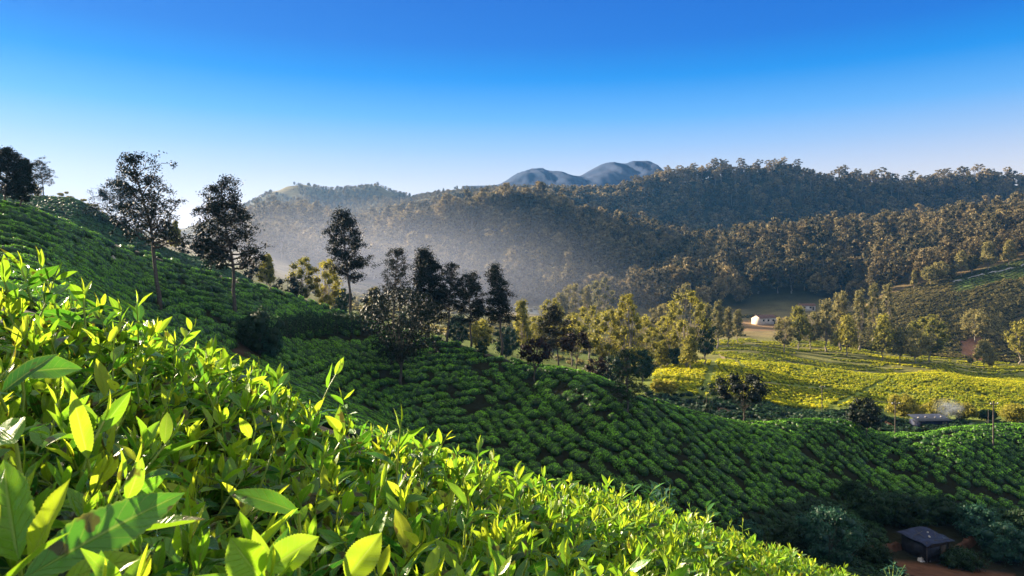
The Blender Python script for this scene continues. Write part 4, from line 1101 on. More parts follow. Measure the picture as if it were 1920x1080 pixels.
# ---------------------------------------------------------------- the close tea bushes
def blade(L, W, fold=0.35, curl=0.5, wave=0.06, nu=8, nv=4, seed=0, age=0.5, g=0.5, side=0.0):
    """one tea leaf: base at the origin, running along +x, upper face to +z"""
    rng = np.random.default_rng(seed)
    u = np.linspace(0, 1, nu + 1)
    w = (u ** 0.80) * (1 - u) ** 1.05; w = w / w.max() * W / 2; w[0] = W * 0.035; w[-1] = W * 0.01
    th = -curl * u ** 1.3
    ds = L / nu
    cx = np.concatenate([[0], np.cumsum(np.cos(th[:-1]) * ds)]); cz = np.concatenate([[0], np.cumsum(np.sin(th[:-1]) * ds)])
    v = np.linspace(-1, 1, nv + 1)
    U, Vv = np.meshgrid(u, v, indexing='ij')
    hw = w[:, None] * np.ones_like(Vv)
    if nu >= 16: hw = hw * np.where(np.abs(Vv) > 0.99, 1 + 0.035 * (-1.0) ** np.arange(nu + 1)[:, None], 1.0)      # toothed margin
    f = fold * (1 - 0.3 * U)
    yy = Vv * hw * np.cos(f)
    up = np.abs(Vv) * hw * np.sin(f) + wave * hw * np.sin(U * 13 + Vv * 2 + seed) * np.abs(Vv)
    nx, nz = -np.sin(th)[:, None], np.cos(th)[:, None]
    X = cx[:, None] + nx * up; Z = cz[:, None] + nz * up
    Y = yy + side * L * U ** 2 * 0.3
    V3 = np.stack([X, Y, Z], -1).reshape(-1, 3)
    m = nv + 1
    ii = (np.arange(nu)[:, None] * m + np.arange(nv)[None]).ravel()
    Q = np.stack([ii, ii + m, ii + m + 1, ii + 1], 1)
    T = np.stack([np.clip(np.full(len(V3), age) + 0.05 * (1 - U.ravel()), 0, 1), np.full(len(V3), g)], 1)
    return V3, Q, T, np.stack([Vv.ravel(), U.ravel()], 1)

def rot_frame(d, up):
    """rotation taking +x to d, with +z as near as possible to up"""
    d = np.asarray(d, float) / np.linalg.norm(d); y = np.cross(up, d); y = y / max(np.linalg.norm(y), 1e-6); z = np.cross(d, y)
    return np.stack([d, y, z], 1)

def shoot_geo(seed, H=0.10, young=True, n=6, nu=7, nv=4, size=1.0):
    """a leafy tea shoot standing along +z"""
    rng = np.random.default_rng(seed)
    g = Geo()
    lean = rng.normal(0, 0.22, 2)
    s = np.linspace(0, 1, 5)
    st = np.stack([lean[0] * H * s ** 1.5, lean[1] * H * s ** 1.5, H * s], 1)
    V, Q = tube(st, 0.0017 * size * (1.25 - 0.6 * s), 5, cap=False); g.add(V, Q, (0.25, 0.5), 1, None)
    for i in range(n):
        q = (i + 0.6) / n
        p = np.array([np.interp(0.12 + 0.86 * q, s, st[:, k]) for k in range(3)])
        az = i * 2.39 + rng.normal(0, 0.3) + seed
        age = np.interp(q, [0, 0.35, 0.65, 1], [0.74, 0.54, 0.29, 0.09] if young else [0.95, 0.85, 0.72, 0.60]) + rng.normal(0, 0.09)
        el = np.interp(q, [0, 0.5, 1], [0.15, 0.60, 1.15] if young else [-0.05, 0.20, 0.5]) + rng.normal(0, 0.20)
        L = np.interp(q, [0, 0.5, 1], [0.066, 0.054, 0.036]) * rng.uniform(0.7, 1.2) * size * (1.0 if young else 1.15)
        W = L * rng.uniform(0.32, 0.42)
        d = np.array([math.cos(az) * math.cos(el), math.sin(az) * math.cos(el), math.sin(el)])
        V, Q, T, U = blade(L, W, rng.uniform(0.15, 0.75), rng.uniform(0.0, 1.25) if q < 0.6 else rng.uniform(-0.4, 0.5), 0.08, nu, nv, int(rng.integers(1e6)), np.clip(age, 0.02, 1), np.clip(rng.normal(0.5, 0.14), 0, 1), rng.normal(0, 0.4))
        V[:, 0] += 0.004
        Rm = rot_frame(d, np.array([0, 0, 1.0]) + rng.normal(0, 0.35, 3))
        g.add(V @ Rm.T + p, Q, T, 0, U)
    if young:                                            # the rolled bud
        V, Q, T, U = blade(0.030 * size, 0.006 * size, 1.1, 0.15, 0, 5, 4, seed, 0.04, 0.6)
        Rm = rot_frame(np.array([lean[0] * 0.6, lean[1] * 0.6, 1.0]), np.array([1.0, 0.2, 0]))
        g.add(V @ Rm.T + st[-1], Q, T, 0, U)
    return g

SHOOT = [shoot_geo(10 + i, H=0.055 + 0.012 * (i % 5), n=5 + i % 3) for i in range(12)]
OLD = [shoot_geo(50 + i, H=0.05, young=False, n=4 + i % 2, size=1.05) for i in range(6)]

def tile_rot(geo, pos, sc, Rm, dt):
    V, Q, T = geo.arrays(); U = np.vstack(geo.U); M = np.concatenate(geo.M)
    n, m = len(pos), len(V)
    W = np.einsum('nij,vj->nvi', Rm, V) * sc[:, None, None] + pos[:, None]
    return (W.reshape(-1, 3), (Q[None] + (np.arange(n) * m)[:, None, None]).reshape(-1, 4),
            np.clip(np.tile(T[None], (n, 1, 1)) + dt[:, None], 0, 1).reshape(-1, 2), np.tile(U, (n, 1)), np.tile(M, n))

def rand_rot(rng, n, tilt):
    a = rng.uniform(0, 2 * math.pi, n); b = rng.normal(0, tilt, (n, 2))
    c, s = np.cos(a), np.sin(a)
    Rz = np.zeros((n, 3, 3)); Rz[:, 0, 0] = c; Rz[:, 0, 1] = -s; Rz[:, 1, 0] = s; Rz[:, 1, 1] = c; Rz[:, 2, 2] = 1
    up = norm(np.concatenate([b, np.ones((n, 1))], 1)); x = norm(np.cross(np.array([0, 1.0, 0])[None], up)); y = np.cross(up, x)
    return np.einsum('nij,njk->nik', np.stack([x, y, up], 2), Rz)

BUSH = [((-1.15, 1.05), 'bright tea bush at the left edge, its tips against the far tea rows'),
        ((-0.36, 0.45), 'closest tea bush, its leaves the largest of all, in the bottom left corner'),
        ((-0.55, 1.30), 'bright tea bush below the rounded dark shrub, with small tips along its top line'),
        ((-0.02, 0.85), 'bright tea bush bearing the tall upright shoot in the middle foreground'),
        ((-0.10, 1.55), 'bright tea bush whose edge meets the bare soil under the big dark shrubs'),
        ((0.30, 1.75), 'bright tea bush at the bottom centre, right of the tall upright shoot'),
        ((0.62, 2.55), 'bright fine-leaved tea bush in front of the dark green weeds'),
        ((1.20, 3.20), 'bright fine-leaved tea bush left of the bluish dome shrub'),
        ((1.95, 4.05), 'farthest bright tea bush, next to the ploughed beds and the hut'),
        ((0.75, 1.55), 'bright tea bush cut by the lower edge of the picture right of its centre')]
seeds = np.array([b[0] for b in BUSH])
rngb = np.random.default_rng(99)
def cell(x, y): return np.argmin(((x[:, None] - seeds[None, :, 0]) ** 2 + (y[:, None] - seeds[None, :, 1]) ** 2), 1)

def spread(n, seed):
    rng = np.random.default_rng(seed)
    x = rng.uniform(-1.9, 3.1, n); y = rng.uniform(0.12, 5.2, n)
    px = CX + F * x / y
    k = (y < edge_y(x) + 0.02) & (px > -330) & (CY - F * canopy(x, y) / y < 1500) & (px < 2000)
    k &= np.hypot(x, y, canopy(x, y)) > 0.36
    return x[k], y[k]

def mound(x, y):      # each bush domes up a little, with dips between them
    d = np.sqrt(((x[:, None] - seeds[None, :, 0]) ** 2 + (y[:, None] - seeds[None, :, 1]) ** 2)); d.sort(1)
    return -0.07 * np.clip(1 - (d[:, 1] - d[:, 0]) / 0.16, 0, 1) + 0.030 * fbm(x * 3, y * 3, 2)

GEO = [dict(V=[], Q=[], T=[], U=[], M=[], n=0) for _ in BUSH]
def put(b, arr):
    V, Q, T, U, M = arr; g = GEO[b]
    g['V'].append(V); g['Q'].append(Q + g['n']); g['T'].append(T); g['U'].append(U); g['M'].append(M); g['n'] += len(V)

tips = []
for protos, count, dz, seed, young in ((SHOOT, 40000, -0.055, 1, True), (OLD, 19000, -0.085, 2, False)):
    sx, sy = spread(count, seed)
    sz = canopy(sx, sy) + mound(sx, sy) + dz + rngb.normal(0, 0.018, len(sx)) + (np.clip(rngb.normal(0, 1, len(sx)) - 1.3, 0, 1) * 0.05 if young else 0)
    cb = cell(sx, sy); pv = rngb.integers(0, len(protos), len(sx))
    Rm = rand_rot(rngb, len(sx), 0.30 if young else 0.4)
    sc = rngb.uniform(0.45, 0.90, len(sx))
    dt = np.stack([rngb.normal(0.0, 0.10, len(sx)), rngb.normal(0, 0.10, len(sx))], 1)
    for b in range(len(BUSH)):
        for v in range(len(protos)):
            k = np.nonzero((cb == b) & (pv == v))[0]
            if len(k): put(b, tile_rot(protos[v], np.stack([sx[k], sy[k], sz[k]], 1), sc[k], Rm[k], dt[k]))
    print('close shoots', len(sx))
# leaves on the flank of the outer bushes, where the canopy breaks off
ex = rngb.uniform(-1.9, 2.9, 2600); ed = rngb.uniform(0.0, 0.30, 2600); ey = edge_y(ex) + ed
ez = canopy(ex, ey) - 0.06 - ed * 1.3 - rngb.uniform(0, 0.25, 2600)
cb = cell(ex, ey - 0.2); pv = rngb.integers(0, len(OLD), 2600)
Rm = rand_rot(rngb, 2600, 0.7); sc = rngb.uniform(0.8, 1.2, 2600); dt = np.stack([rngb.normal(-0.05, 0.12, 2600), rngb.normal(0, 0.1, 2600)], 1)
for b in range(len(BUSH)):
    for v in range(len(OLD)):
        k = np.nonzero((cb == b) & (pv == v))[0]
        if len(k): put(b, tile_rot(OLD[v], np.stack([ex[k], ey[k], ez[k]], 1), sc[k], Rm[k], dt[k]))

def drop_proto():
    n, m = 8, 5
    ph = np.linspace(-1.45, 1.45, m); th = np.arange(n) * 2 * math.pi / n
    V = np.stack([np.cos(ph)[:, None] * np.cos(th), np.cos(ph)[:, None] * np.sin(th), np.sin(ph)[:, None] * np.ones(n)], -1).reshape(-1, 3)
    k = np.arange(m - 1)[:, None] * n; j = np.arange(n)[None]
    Q = np.stack([k + j, k + (j + 1) % n, k + n + (j + 1) % n, k + n + j], -1).reshape(-1, 4)
    e = (m - 1) * n
    Q = np.vstack([Q, [[e, e + 1, e + 2, e + 3], [e, e + 3, e + 4, e + 5], [e, e + 5, e + 6, e + 7], [3, 2, 1, 0], [5, 4, 3, 0], [7, 6, 5, 0]]])
    return V, Q, np.tile([0.5, 0.5], (len(V), 1))
def water_mat():
    m, N, L, out = new_mat('dew')
    b = N.new('ShaderNodeBsdfPrincipled'); b.inputs['Base Color'].default_value = (0.9, 0.95, 0.95, 1)
    b.inputs['Roughness'].default_value = 0.02; b.inputs['IOR'].default_value = 1.33; b.inputs['Transmission Weight'].default_value = 1.0
    L.new(b.outputs[0], out.inputs['Surface']); return m
MAT['dew'] = water_mat()

bush_root = []
for b, ((sx0, sy0), label) in enumerate(BUSH):
    g = GEO[b]
    base = np.array([sx0, sy0, float(near_ground(np.array([sx0]), np.array([sy0]))[0])])
    o = tag(empty('tea_bush', base), label, 'tea bush'); bush_root.append((o, base))
    V = np.vstack(g['V']); 
    link('foliage', make_mesh('foliage', V - base, np.vstack(g['Q']), np.vstack(g['T']), [MAT['tea_leaf'], MAT['stalk']], np.concatenate(g['M']), np.vstack(g['U']), True), o)
    rng = np.random.default_rng(600 + b); br = Geo()
    for _ in range(46):
        e = np.array([sx0, sy0]) + rng.normal(0, 0.30, 2)
        if e[1] > edge_y(np.array([e[0]]))[0] - 0.08 or np.hypot(*e) < 0.40 or (e[1] < 0.3): continue
        ez_ = float(canopy(np.array([e[0]]), np.array([e[1]]))[0]) - 0.085
        s0 = np.array([rng.normal(0, 0.06), rng.normal(0, 0.06), -0.05]); e3 = np.array([e[0], e[1], ez_]) - base
        mid = (s0 + e3) / 2 + np.append(rng.normal(0, 0.05, 2), 0.06)
        br.add(*tube([s0, mid, e3], [0.011, 0.006, 0.0025], 5, cap=False))
    if br.n: link('branches', br.build('branches', MAT['twig'], True), o)
    if sy0 < 1.7:                                           # dew beads on the upper leaves
        kk = rng.integers(0, len(V), 900)
        Vz = V[kk]; pick = Vz[:, 2] > canopy(Vz[:, 0], Vz[:, 1]) - 0.045
        Vz = Vz[pick][:320]
        dv, dq, dt_ = tile(drop_proto(), Vz - base + [0, 0, 0.0004], rng.uniform(0.0006, 0.0016, len(Vz)), np.zeros(len(Vz)))
        d = link('dew', make_mesh('dew', dv, dq, dt_, MAT['dew'], None, None, True), o); d['kind'] = 'stuff'
del GEO

# single shoots that stand clear of the canopy, each a part of its bush
def hero_shoot(px, row, Y, h, seed, n=5, size=1.0, young=True):
    tip = np.array([(px - CX) / F * Y, Y, (CY - row) / F * Y])
    g = shoot_geo(seed, H=h, n=n, nu=10, nv=6, size=size, young=young)
    p = tip - np.array([0, 0, h + 0.028 * size])
    i = int(cell(np.array([p[0]]), np.array([p[1]]))[0]); o, base = bush_root[i]
    link('young_shoot', g.build('young_shoot', [MAT['tea_leaf'], MAT['stalk']], True), o, tuple(p - base))
for a in [(112, 462, 1.18, 0.105, 210, 5, 1.05), (60, 470, 1.12, 0.06, 211, 4, 0.95), (22, 485, 1.1, 0.05, 212, 5, 0.9), (228, 560, 1.30, 0.07, 213, 5, 1.0), (205, 548, 1.30, 0.05, 219, 4, 1.0),
          (590, 672, 1.45, 0.11, 214, 4, 0.9), (742, 756, 0.98, 0.11, 215, 4, 0.85), (385, 640, 1.40, 0.06, 216, 5, 0.9), (655, 725, 1.50, 0.06, 217, 5, 0.8), (485, 690, 1.5, 0.06, 220, 4, 0.8),
          (405, 655, 1.5, 0.055, 221, 5, 0.85), (520, 690, 1.5, 0.05, 222, 5, 0.8), (300, 600, 1.42, 0.05, 223, 5, 0.85), (160, 520, 1.2, 0.055, 224, 5, 1.0), (470, 1000, 0.47, 0.05, 225, 5, 0.8), (330, 950, 0.52, 0.05, 218, 5, 0.8),
          (150, 740, 0.62, 0.05, 226, 5, 0.9), (610, 780, 0.95, 0.05, 227, 5, 0.9), (870, 900, 0.80, 0.05, 228, 5, 0.7)]:
    hero_shoot(*a)
def hero_leaf(p0, p1, W, age, curl=0.3, fold=0.3, roll=0.0, seed=0):
    a = np.array([(p0[0] - CX) / F * p0[2], p0[2], (CY - p0[1]) / F * p0[2]]); c = np.array([(p1[0] - CX) / F * p1[2], p1[2], (CY - p1[1]) / F * p1[2]])
    L = np.linalg.norm(c - a)
    V, Q, T, U = blade(L * 1.04, W, fold, curl, 0.10, 40, 8, seed, age, 0.55)
    d = (c - a) + np.array([0, 0, math.sin(curl * 0.45) * L * 0.5])
    up = np.array([0.15, -0.75, 0.7]) + np.array([roll, 0, 0])
    Rm = rot_frame(d, up)
    i = int(cell(np.array([a[0]]), np.array([a[1]]))[0]); o, base = bush_root[i]
    g = Geo(); g.add(V @ Rm.T, Q, T, 0, U)
    g.add(*tube([[0, 0, -0.05], [0, 0.004, -0.02], [0, 0, 0]], [0.0016, 0.0015, 0.0012], 5, cap=False), (0.25, 0.5), 1)
    link('leaf', g.build('leaf', [MAT['tea_leaf'], MAT['stalk']], True), o, tuple(a - base))
for k, a in enumerate([((45, 1085, 0.40), (352, 925, 0.47), 0.030, 0.52, 0.35, 0.25, 0.25), ((55, 1050, 0.42), (134, 902, 0.42), 0.018, 0.06, -0.1, 0.5, -0.2), ((35, 1050, 0.43), (2, 868, 0.46), 0.034, 0.30, 0.1, 0.35, -0.3),
                       ((120, 1090, 0.40), (262, 1050, 0.41), 0.017, 0.14, 0.5, 0.4, 0.1), ((30, 830, 0.50), (-10, 800, 0.52), 0.03, 0.3, 0.2, 0.3, 0.0), ((165, 860, 0.58), (135, 735, 0.58), 0.016, 0.12, 0.0, 0.5, 0.4), ((485, 1080, 0.46), (430, 1020, 0.45), 0.026, 0.2, 0.5, 0.35, -0.3), ((500, 1070, 0.46), (598, 1012, 0.47), 0.022, 0.18, 0.5, 0.4, 0.3),
                       ((650, 1085, 0.55), (714, 1003, 0.56), 0.025, 0.10, 0.1, 0.35, 0.2), ((560, 962, 0.58), (420, 925, 0.58), 0.018, 0.42, 0.6, 0.3, 0.0), ((40, 700, 0.72), (150, 690, 0.74), 0.03, 0.5, 0.4, 0.3, 0.0)]):
    hero_leaf(*a[:-1], roll=a[-1], seed=900 + k)

# taller weeds standing at the rim of the bushes
def weed(name, label, px, row, Y, h, stems, leaf, mat, seed, spreadw=0.05):
    rng = np.random.default_rng(seed)
    b = np.array([(px - CX) / F * Y, Y, (CY - row) / F * Y])
    st, fo = Geo(), Geo()
    for _ in range(stems):
        e = np.array([rng.normal(0, spreadw), rng.normal(0, spreadw), h * rng.uniform(0.65, 1.0)])
        s = np.linspace(0, 1, 5); p = np.stack([e[0] * s ** 1.3, e[1] * s ** 1.3, e[2] * s], 1); p[0, 2] = -0.25
        st.add(*tube(p, 0.0028 * (1.2 - 0.8 * s), 5, cap=False))
        for k in range(int(h / leaf * 3.2)):
            q = rng.uniform(0.15, 1.0); az = k * 2.4 + rng.normal(0, 0.3); el = rng.uniform(0.2, 0.9)
            V, Q, T, U = blade(leaf * rng.uniform(0.7, 1.2), leaf * 0.24, 0.3, 0.5, 0.03, 5, 2, k, 0.5, np.clip(rng.normal(0.5, 0.15), 0, 1))
            Rm = rot_frame(np.array([math.cos(az) * math.cos(el), math.sin(az) * math.cos(el), math.sin(el)]), np.array([0, 0, 1.0]))
            fo.add(V @ Rm.T + [np.interp(q, s, p[:, a]) for a in range(3)], Q, T)
    o = tag(empty(name, b), label, 'weed')
    link('stem', st.build('stem', MAT['stalk'], True), o); link('foliage', fo.build('foliage', MAT[mat], True), o)
weed('weed', 'leafy pale green weed standing above the edge of the bright tea bushes', 1190, 985, 3.0, 0.20, 3, 0.055, 'weed', 3, 0.035)
weed('weed', 'bushy dark green weed next to the leafy pale one', 1252, 1000, 3.2, 0.22, 6, 0.045, 'blue_shrub', 4, 0.06)
weed('sprout', 'lone sprout with a few drooping leaves above the bright tea edge', 1328, 990, 3.4, 0.13, 1, 0.09, 'weed', 5, 0.02)
weed('weed', 'feathery grassy weed where the bright tea meets the ploughed beds', 1672, 1105, 5.6, 0.17, 8, 0.045, 'blue_shrub', 6, 0.12)

# ---------------------------------------------------------------- buildings, poles, walls, beds
MAT.update({
 'white_wall': plain_mat('whitewash', (0.50, 0.42, 0.34), (0.66, 0.58, 0.48), 0.8, 0.9, 0.2),
 'tile_roof': plain_mat('rusty_roof', (0.14, 0.07, 0.05), (0.24, 0.13, 0.09), 1.5, 0.85, 0.2, 0.4),
 'dark_sheet': plain_mat('dark_sheet', (0.020, 0.022, 0.028), (0.05, 0.055, 0.07), 2.0, 0.35, 0.5, 0.4),
 'blue_tarp': plain_mat('blue_tarp', (0.005, 0.009, 0.028), (0.014, 0.022, 0.06), 2.5, 0.7, 0.3, 0.8),
 'black_tarp': plain_mat('black_tarp', (0.008, 0.008, 0.010), (0.022, 0.022, 0.026), 3.0, 0.5, 0.4, 0.9),
 'mud_board': plain_mat('mud_board', (0.06, 0.045, 0.035), (0.12, 0.085, 0.06), 4.0, 0.9, 0.2, 0.5),
 'glass': plain_mat('dark_window', (0.012, 0.014, 0.016), (0.02, 0.022, 0.026), 2.0, 0.15, 0.5),
 'earth': plain_mat('red_earth', (0.045, 0.022, 0.014), (0.10, 0.050, 0.032), 1.5, 0.95, 0.1, 0.8),
 'path': plain_mat('path_dirt', (0.26, 0.19, 0.10), (0.36, 0.27, 0.15), 1.0, 0.95, 0.1, 0.4),
 'stone': plain_mat('pale_stone', (0.34, 0.30, 0.26), (0.52, 0.47, 0.41), 1.5, 0.9, 0.2, 0.6),
 'wood': plain_mat('pole_wood', (0.07, 0.055, 0.045), (0.14, 0.115, 0.095), 6, 0.85, 0.2, 0.4),
 'white_cup': plain_mat('porcelain', (0.7, 0.7, 0.68), (0.8, 0.8, 0.78), 5, 0.3, 0.5),
})
def one(geo_args, name, mat, parent, smooth=False, loc=None):
    g = Geo()
    for a in geo_args: g.add(*a)
    return link(name, g.build(name, MAT[mat], smooth), parent, loc)

def house(name, label, px, row, y0, y1, w, d, h, rise, rz, wall, roof, windows=3, over=0.35, door=True):
    b = hit(px, row, y0, y1)
    o = tag(empty(name, b, rz), label, 'building')
    one([box((0, 0, h / 2 - 0.6), (w, d, h + 1.2))] + [(np.array([(s * w / 2, -d / 2, h), (s * w / 2, d / 2, h), (s * w / 2, 0, h + rise), (s * w / 2, 0, h + rise)]), [(0, 1, 2, 3)]) for s in (-1, 1)], 'wall', wall, o)
    X, Yv, zo = w / 2 + over, d / 2 + over, h - rise * over / (d / 2)
    t = 0.10
    V, Q = [], []
    for s in (-1, 1):
        k = len(V)
        V += [(-X, s * Yv, zo), (X, s * Yv, zo), (X, 0, h + rise + 0.02), (-X, 0, h + rise + 0.02), (-X, s * Yv, zo + t), (X, s * Yv, zo + t), (X, 0, h + rise + t + 0.02), (-X, 0, h + rise + t + 0.02)]
        Q += [tuple(k + i for i in q) for q in ((0, 1, 2, 3), (4, 5, 6, 7), (0, 1, 5, 4), (1, 2, 6, 5), (0, 3, 7, 4))]
    one([(np.array(V), np.array(Q))], 'roof', roof, o)
    for i in range(windows):
        xx = -w / 2 + w * (i + 0.8) / (windows + 0.6)
        f = one([box((xx, -d / 2 - 0.03, h * 0.58), (1.2, 0.06, 1.1))], 'window', 'wood', o)
        one([box((xx, -d / 2 - 0.065, h * 0.58), (1.0, 0.02, 0.9))], 'pane', 'glass', f)
    if door: one([box((w / 2 - w * 0.14, -d / 2 - 0.03, 1.0), (0.95, 0.06, 2.0))], 'door', 'mud_board', o)
    return o
house('farm_house', 'white farm building with rust-brown roof on orange cleared ground in the valley', 1433, 607, 380, 425, 11.5, 7.0, 3.4, 1.5, 0.35, 'white_wall', 'tile_roof')
house('farm_house', 'small pale house high in the valley under the wooded spur', 1512, 581, 425, 470, 9.0, 6.0, 2.6, 1.1, -0.15, 'white_wall', 'tile_roof', 2)
# dark-roofed shed by the creamy trees
b = at(1742, 141)
o = tag(empty('shed', b, 0.10), 'long dark-roofed shed in front of the smoke and creamy trees', 'shed')
one([box((0, 0, 0.5), (6.2, 2.6, 1.8))], 'wall', 'blue_tarp', o)
xs = np.linspace(-3.4, 3.4, 70); zc = 0.03 * np.sin(xs * 22)
V = np.concatenate([np.stack([xs, np.full(70, -1.7), 1.42 + zc], 1), np.stack([xs, np.full(70, 1.7), 2.15 + zc], 1), np.stack([xs, np.full(70, 1.7), 2.19 + zc], 1), np.stack([xs, np.full(70, -1.7), 1.46 + zc], 1)])
i = np.arange(69); Q = np.vstack([np.stack([i + a * 70, i + 1 + a * 70, i + 1 + ((a + 1) % 4) * 70, i + ((a + 1) % 4) * 70], 1) for a in range(4)])
one([(V, Q)], 'roof', 'dark_sheet', o)
for k, xx in enumerate((-2.2, -0.6, 1.1, 2.5)):
    one([box((xx, -0.2 + 0.3 * (k % 2), 1.86 + 0.06 * (k % 2)), (0.35, 0.25, 0.14), 0.4 * k)], 'roof_stone', 'stone', o)
f = one([box((2.2, -1.32, 0.75), (0.9, 0.05, 0.9))], 'window', 'path', o)
one([box((2.2, -1.35, 0.75), (0.5, 0.02, 0.6))], 'pane', 'glass', f)

# the tarpaulin hut on its red earth terrace
hb = hit(1735, 1042, 56, 76)
o = tag(empty('hut', hb, 0.42), 'black tarpaulin hut with a sagging blue sheet roof weighed down by sticks', 'hut')
one([box((-0.1, 0, 0.75), (3.3, 2.8, 2.5))], 'wall', 'black_tarp', o)
one([box((-0.1, -1.43, 1.62), (3.3, 0.06, 0.42))], 'wall_board', 'mud_board', o)
n = 22
gx_, gy_ = np.meshgrid(np.linspace(-2.1, 2.1, n), np.linspace(-1.75, 1.75, n), indexing='ij')
zz = 2.14 + 0.12 * gy_ + 0.36 * fbm(gx_ * 0.9 + 4, gy_ * 0.9, 3) - 0.22 * np.clip(np.abs(gy_) - 1.45, 0, 1) - 0.2 * np.clip(np.abs(gx_) - 1.75, 0, 1)
ii = (np.arange(n - 1)[:, None] * n + np.arange(n - 1)[None]).ravel()
V = np.stack([gx_.ravel(), gy_.ravel(), zz.ravel()], 1)
Qr = np.stack([ii, ii + n, ii + n + 1, ii + 1], 1)
one([(V, Qr), (V - [0, 0, 0.03], Qr[:, ::-1])], 'roof', 'blue_tarp', o, True)
o.scale = (0.88, 0.88, 0.88)
for sx_ in (-1.78, 1.58):
    one([tube([(sx_, -1.52, -0.3), (sx_, -1.5, 2.05)], [0.05, 0.04], 6)], 'post', 'wood', o)
one([box((0.75, -1.44, 0.62), (0.8, 0.08, 1.6))], 'door', 'mud_board', o)
for a, c in (((-0.9, -0.6), (-0.2, 0.9)), ((0.3, -0.9), (1.3, -0.1)), ((-1.5, 0.2), (0.2, 0.5))):
    one([tube([(a[0], a[1], 2.16), (c[0], c[1], 2.34)], [0.025, 0.02], 6)], 'stick', 'wood', o)
for c in ((-0.3, -0.7), (-0.1, -0.5), (0.9, 0.4)):
    dvv, dqq = dome(8, 3, -0.4); one([(dvv * [0.12, 0.10, 0.09] + [c[0], c[1], 2.17], dqq)], 'roof_stone', 'stone', o, True)
def heap(name, label, pts_, wdt, hgt, mat, cat, seed):
    rng = np.random.default_rng(seed)
    base = pts_[0]; n = 24; m = 9
    P = np.stack([np.interp(np.linspace(0, len(pts_) - 1, n), np.arange(len(pts_)), np.array(pts_)[:, k]) for k in range(3)], 1) - base
    d = norm(np.gradient(P, axis=0)); sidev = np.stack([-d[:, 1], d[:, 0], 0 * d[:, 0]], 1)
    t = np.linspace(-1, 1, m)
    prof = np.array([-0.5, 0.1, 0.75, 0.98, 1.0, 0.97, 0.7, 0.05, -0.5])
    V = P[:, None] + sidev[:, None] * (t * wdt)[None, :, None] + np.array([0, 0, 1.0]) * (prof * hgt)[None, :, None] + rng.normal(0, 0.05, (n, m, 3)) * [1, 1, 1.2]
    V[0, :, 2] -= hgt * 0.8; V[-1, :, 2] -= hgt * 0.8
    ii = (np.arange(n - 1)[:, None] * m + np.arange(m - 1)[None]).ravel()
    o = link(name, make_mesh(name, V.reshape(-1, 3), np.stack([ii, ii + m, ii + m + 1, ii + 1], 1), None, MAT[mat]), None, tuple(base))
    return tag(o, label, cat)
heap('earth_bank', 'low red earth bank running right from the tarpaulin hut', [hit(1768, 1044, 56, 76), hit(1800, 1030, 56, 78), hit(1826, 1012, 56, 78)], 0.5, 0.55, 'earth', 'bank', 1)
heap('earth_bank', 'crumbling earth step overgrown with weeds left of the tarpaulin hut', [hit(1632, 1034, 56, 76), hit(1660, 1032, 56, 76), hit(1686, 1026, 56, 76)], 0.55, 0.5, 'earth', 'bank', 2)
heap('stone_footing', 'rough grey footing along the front foot of the tarpaulin hut', [hit(1722, 1052, 56, 76), hit(1752, 1050, 56, 76), hit(1782, 1042, 56, 76)], 0.3, 0.28, 'stone', 'footing', 3)

def beds():
    for k, (c0, c1, name, lab) in enumerate([(1700, 1800, 'ploughed_soil', 'brown ridged vegetable beds below the hut'), (1806, 1990, 'ploughed_soil', 'brown ridged vegetable beds at the corner of the picture')]):
        nx, ny = 90, 60
        P, R_ = np.meshgrid(np.linspace(c0, c1, nx), np.linspace(0, 1, ny), indexing='ij')
        Yn = 54.0 + R_ * (7.2 if k == 0 else 8.4) - (P - c0) * 0.004
        Xn = (P - CX) / F * Yn
        q = (Xn * 0.80 + Yn * 0.60) / 0.72
        zz = land_z(P.ravel(), Yn.ravel()).reshape(P.shape) + 0.10 + 0.10 * np.tanh(2.2 * np.sin(q * 2 * math.pi)) + 0.06 * fbm(Xn * 4, Yn * 4, 3)
        zz[0] -= 0.3; zz[-1] -= 0.3; zz[:, 0] -= 0.3; zz[:, -1] -= 0.3
        ii = (np.arange(nx - 1)[:, None] * ny + np.arange(ny - 1)[None]).ravel()
        o = link(name, make_mesh(name, np.stack([Xn, Yn, zz], -1).reshape(-1, 3), np.stack([ii, ii + ny, ii + ny + 1, ii + 1], 1), None, MAT['earth'], smooth=True))
        tag(o, lab, kind='structure')
beds()

def path(pts_, w, name='path'):
    P = np.array(pts_); n = 40
    P = np.stack([np.interp(np.linspace(0, len(P) - 1, n), np.arange(len(P)), P[:, k]) for k in range(3)], 1)
    d = norm(np.gradient(P[:, :2], axis=0)); s = np.stack([-d[:, 1], d[:, 0]], 1)
    rowsv = []
    for t in (-1, 0, 1):
        xy = P[:, :2] + s * t * w * (1 + 0.25 * fbm(np.arange(n) * 0.7, np.full(n, t * 3.0), 2))[:, None]
        rowsv.append(np.stack([xy[:, 0], xy[:, 1], land_xy(xy[:, 0], xy[:, 1]) + 0.14], 1))
    V = np.concatenate(rowsv); i = np.arange(n - 1)
    Q = np.vstack([np.stack([i + a * n, i + 1 + a * n, i + 1 + (a + 1) * n, i + (a + 1) * n], 1) for a in (0, 1)])
    tag(link(name, make_mesh(name, V, Q, None, MAT['path'])), 'dirt path over the valley field', kind='structure')
path([at(1395, 214), at(1380, 225), at(1362, 250), at(1350, 285)], 0.75)
path([hit(1398, 717, 150, 215), hit(1470, 722, 150, 215), hit(1560, 731, 150, 215)], 0.35)

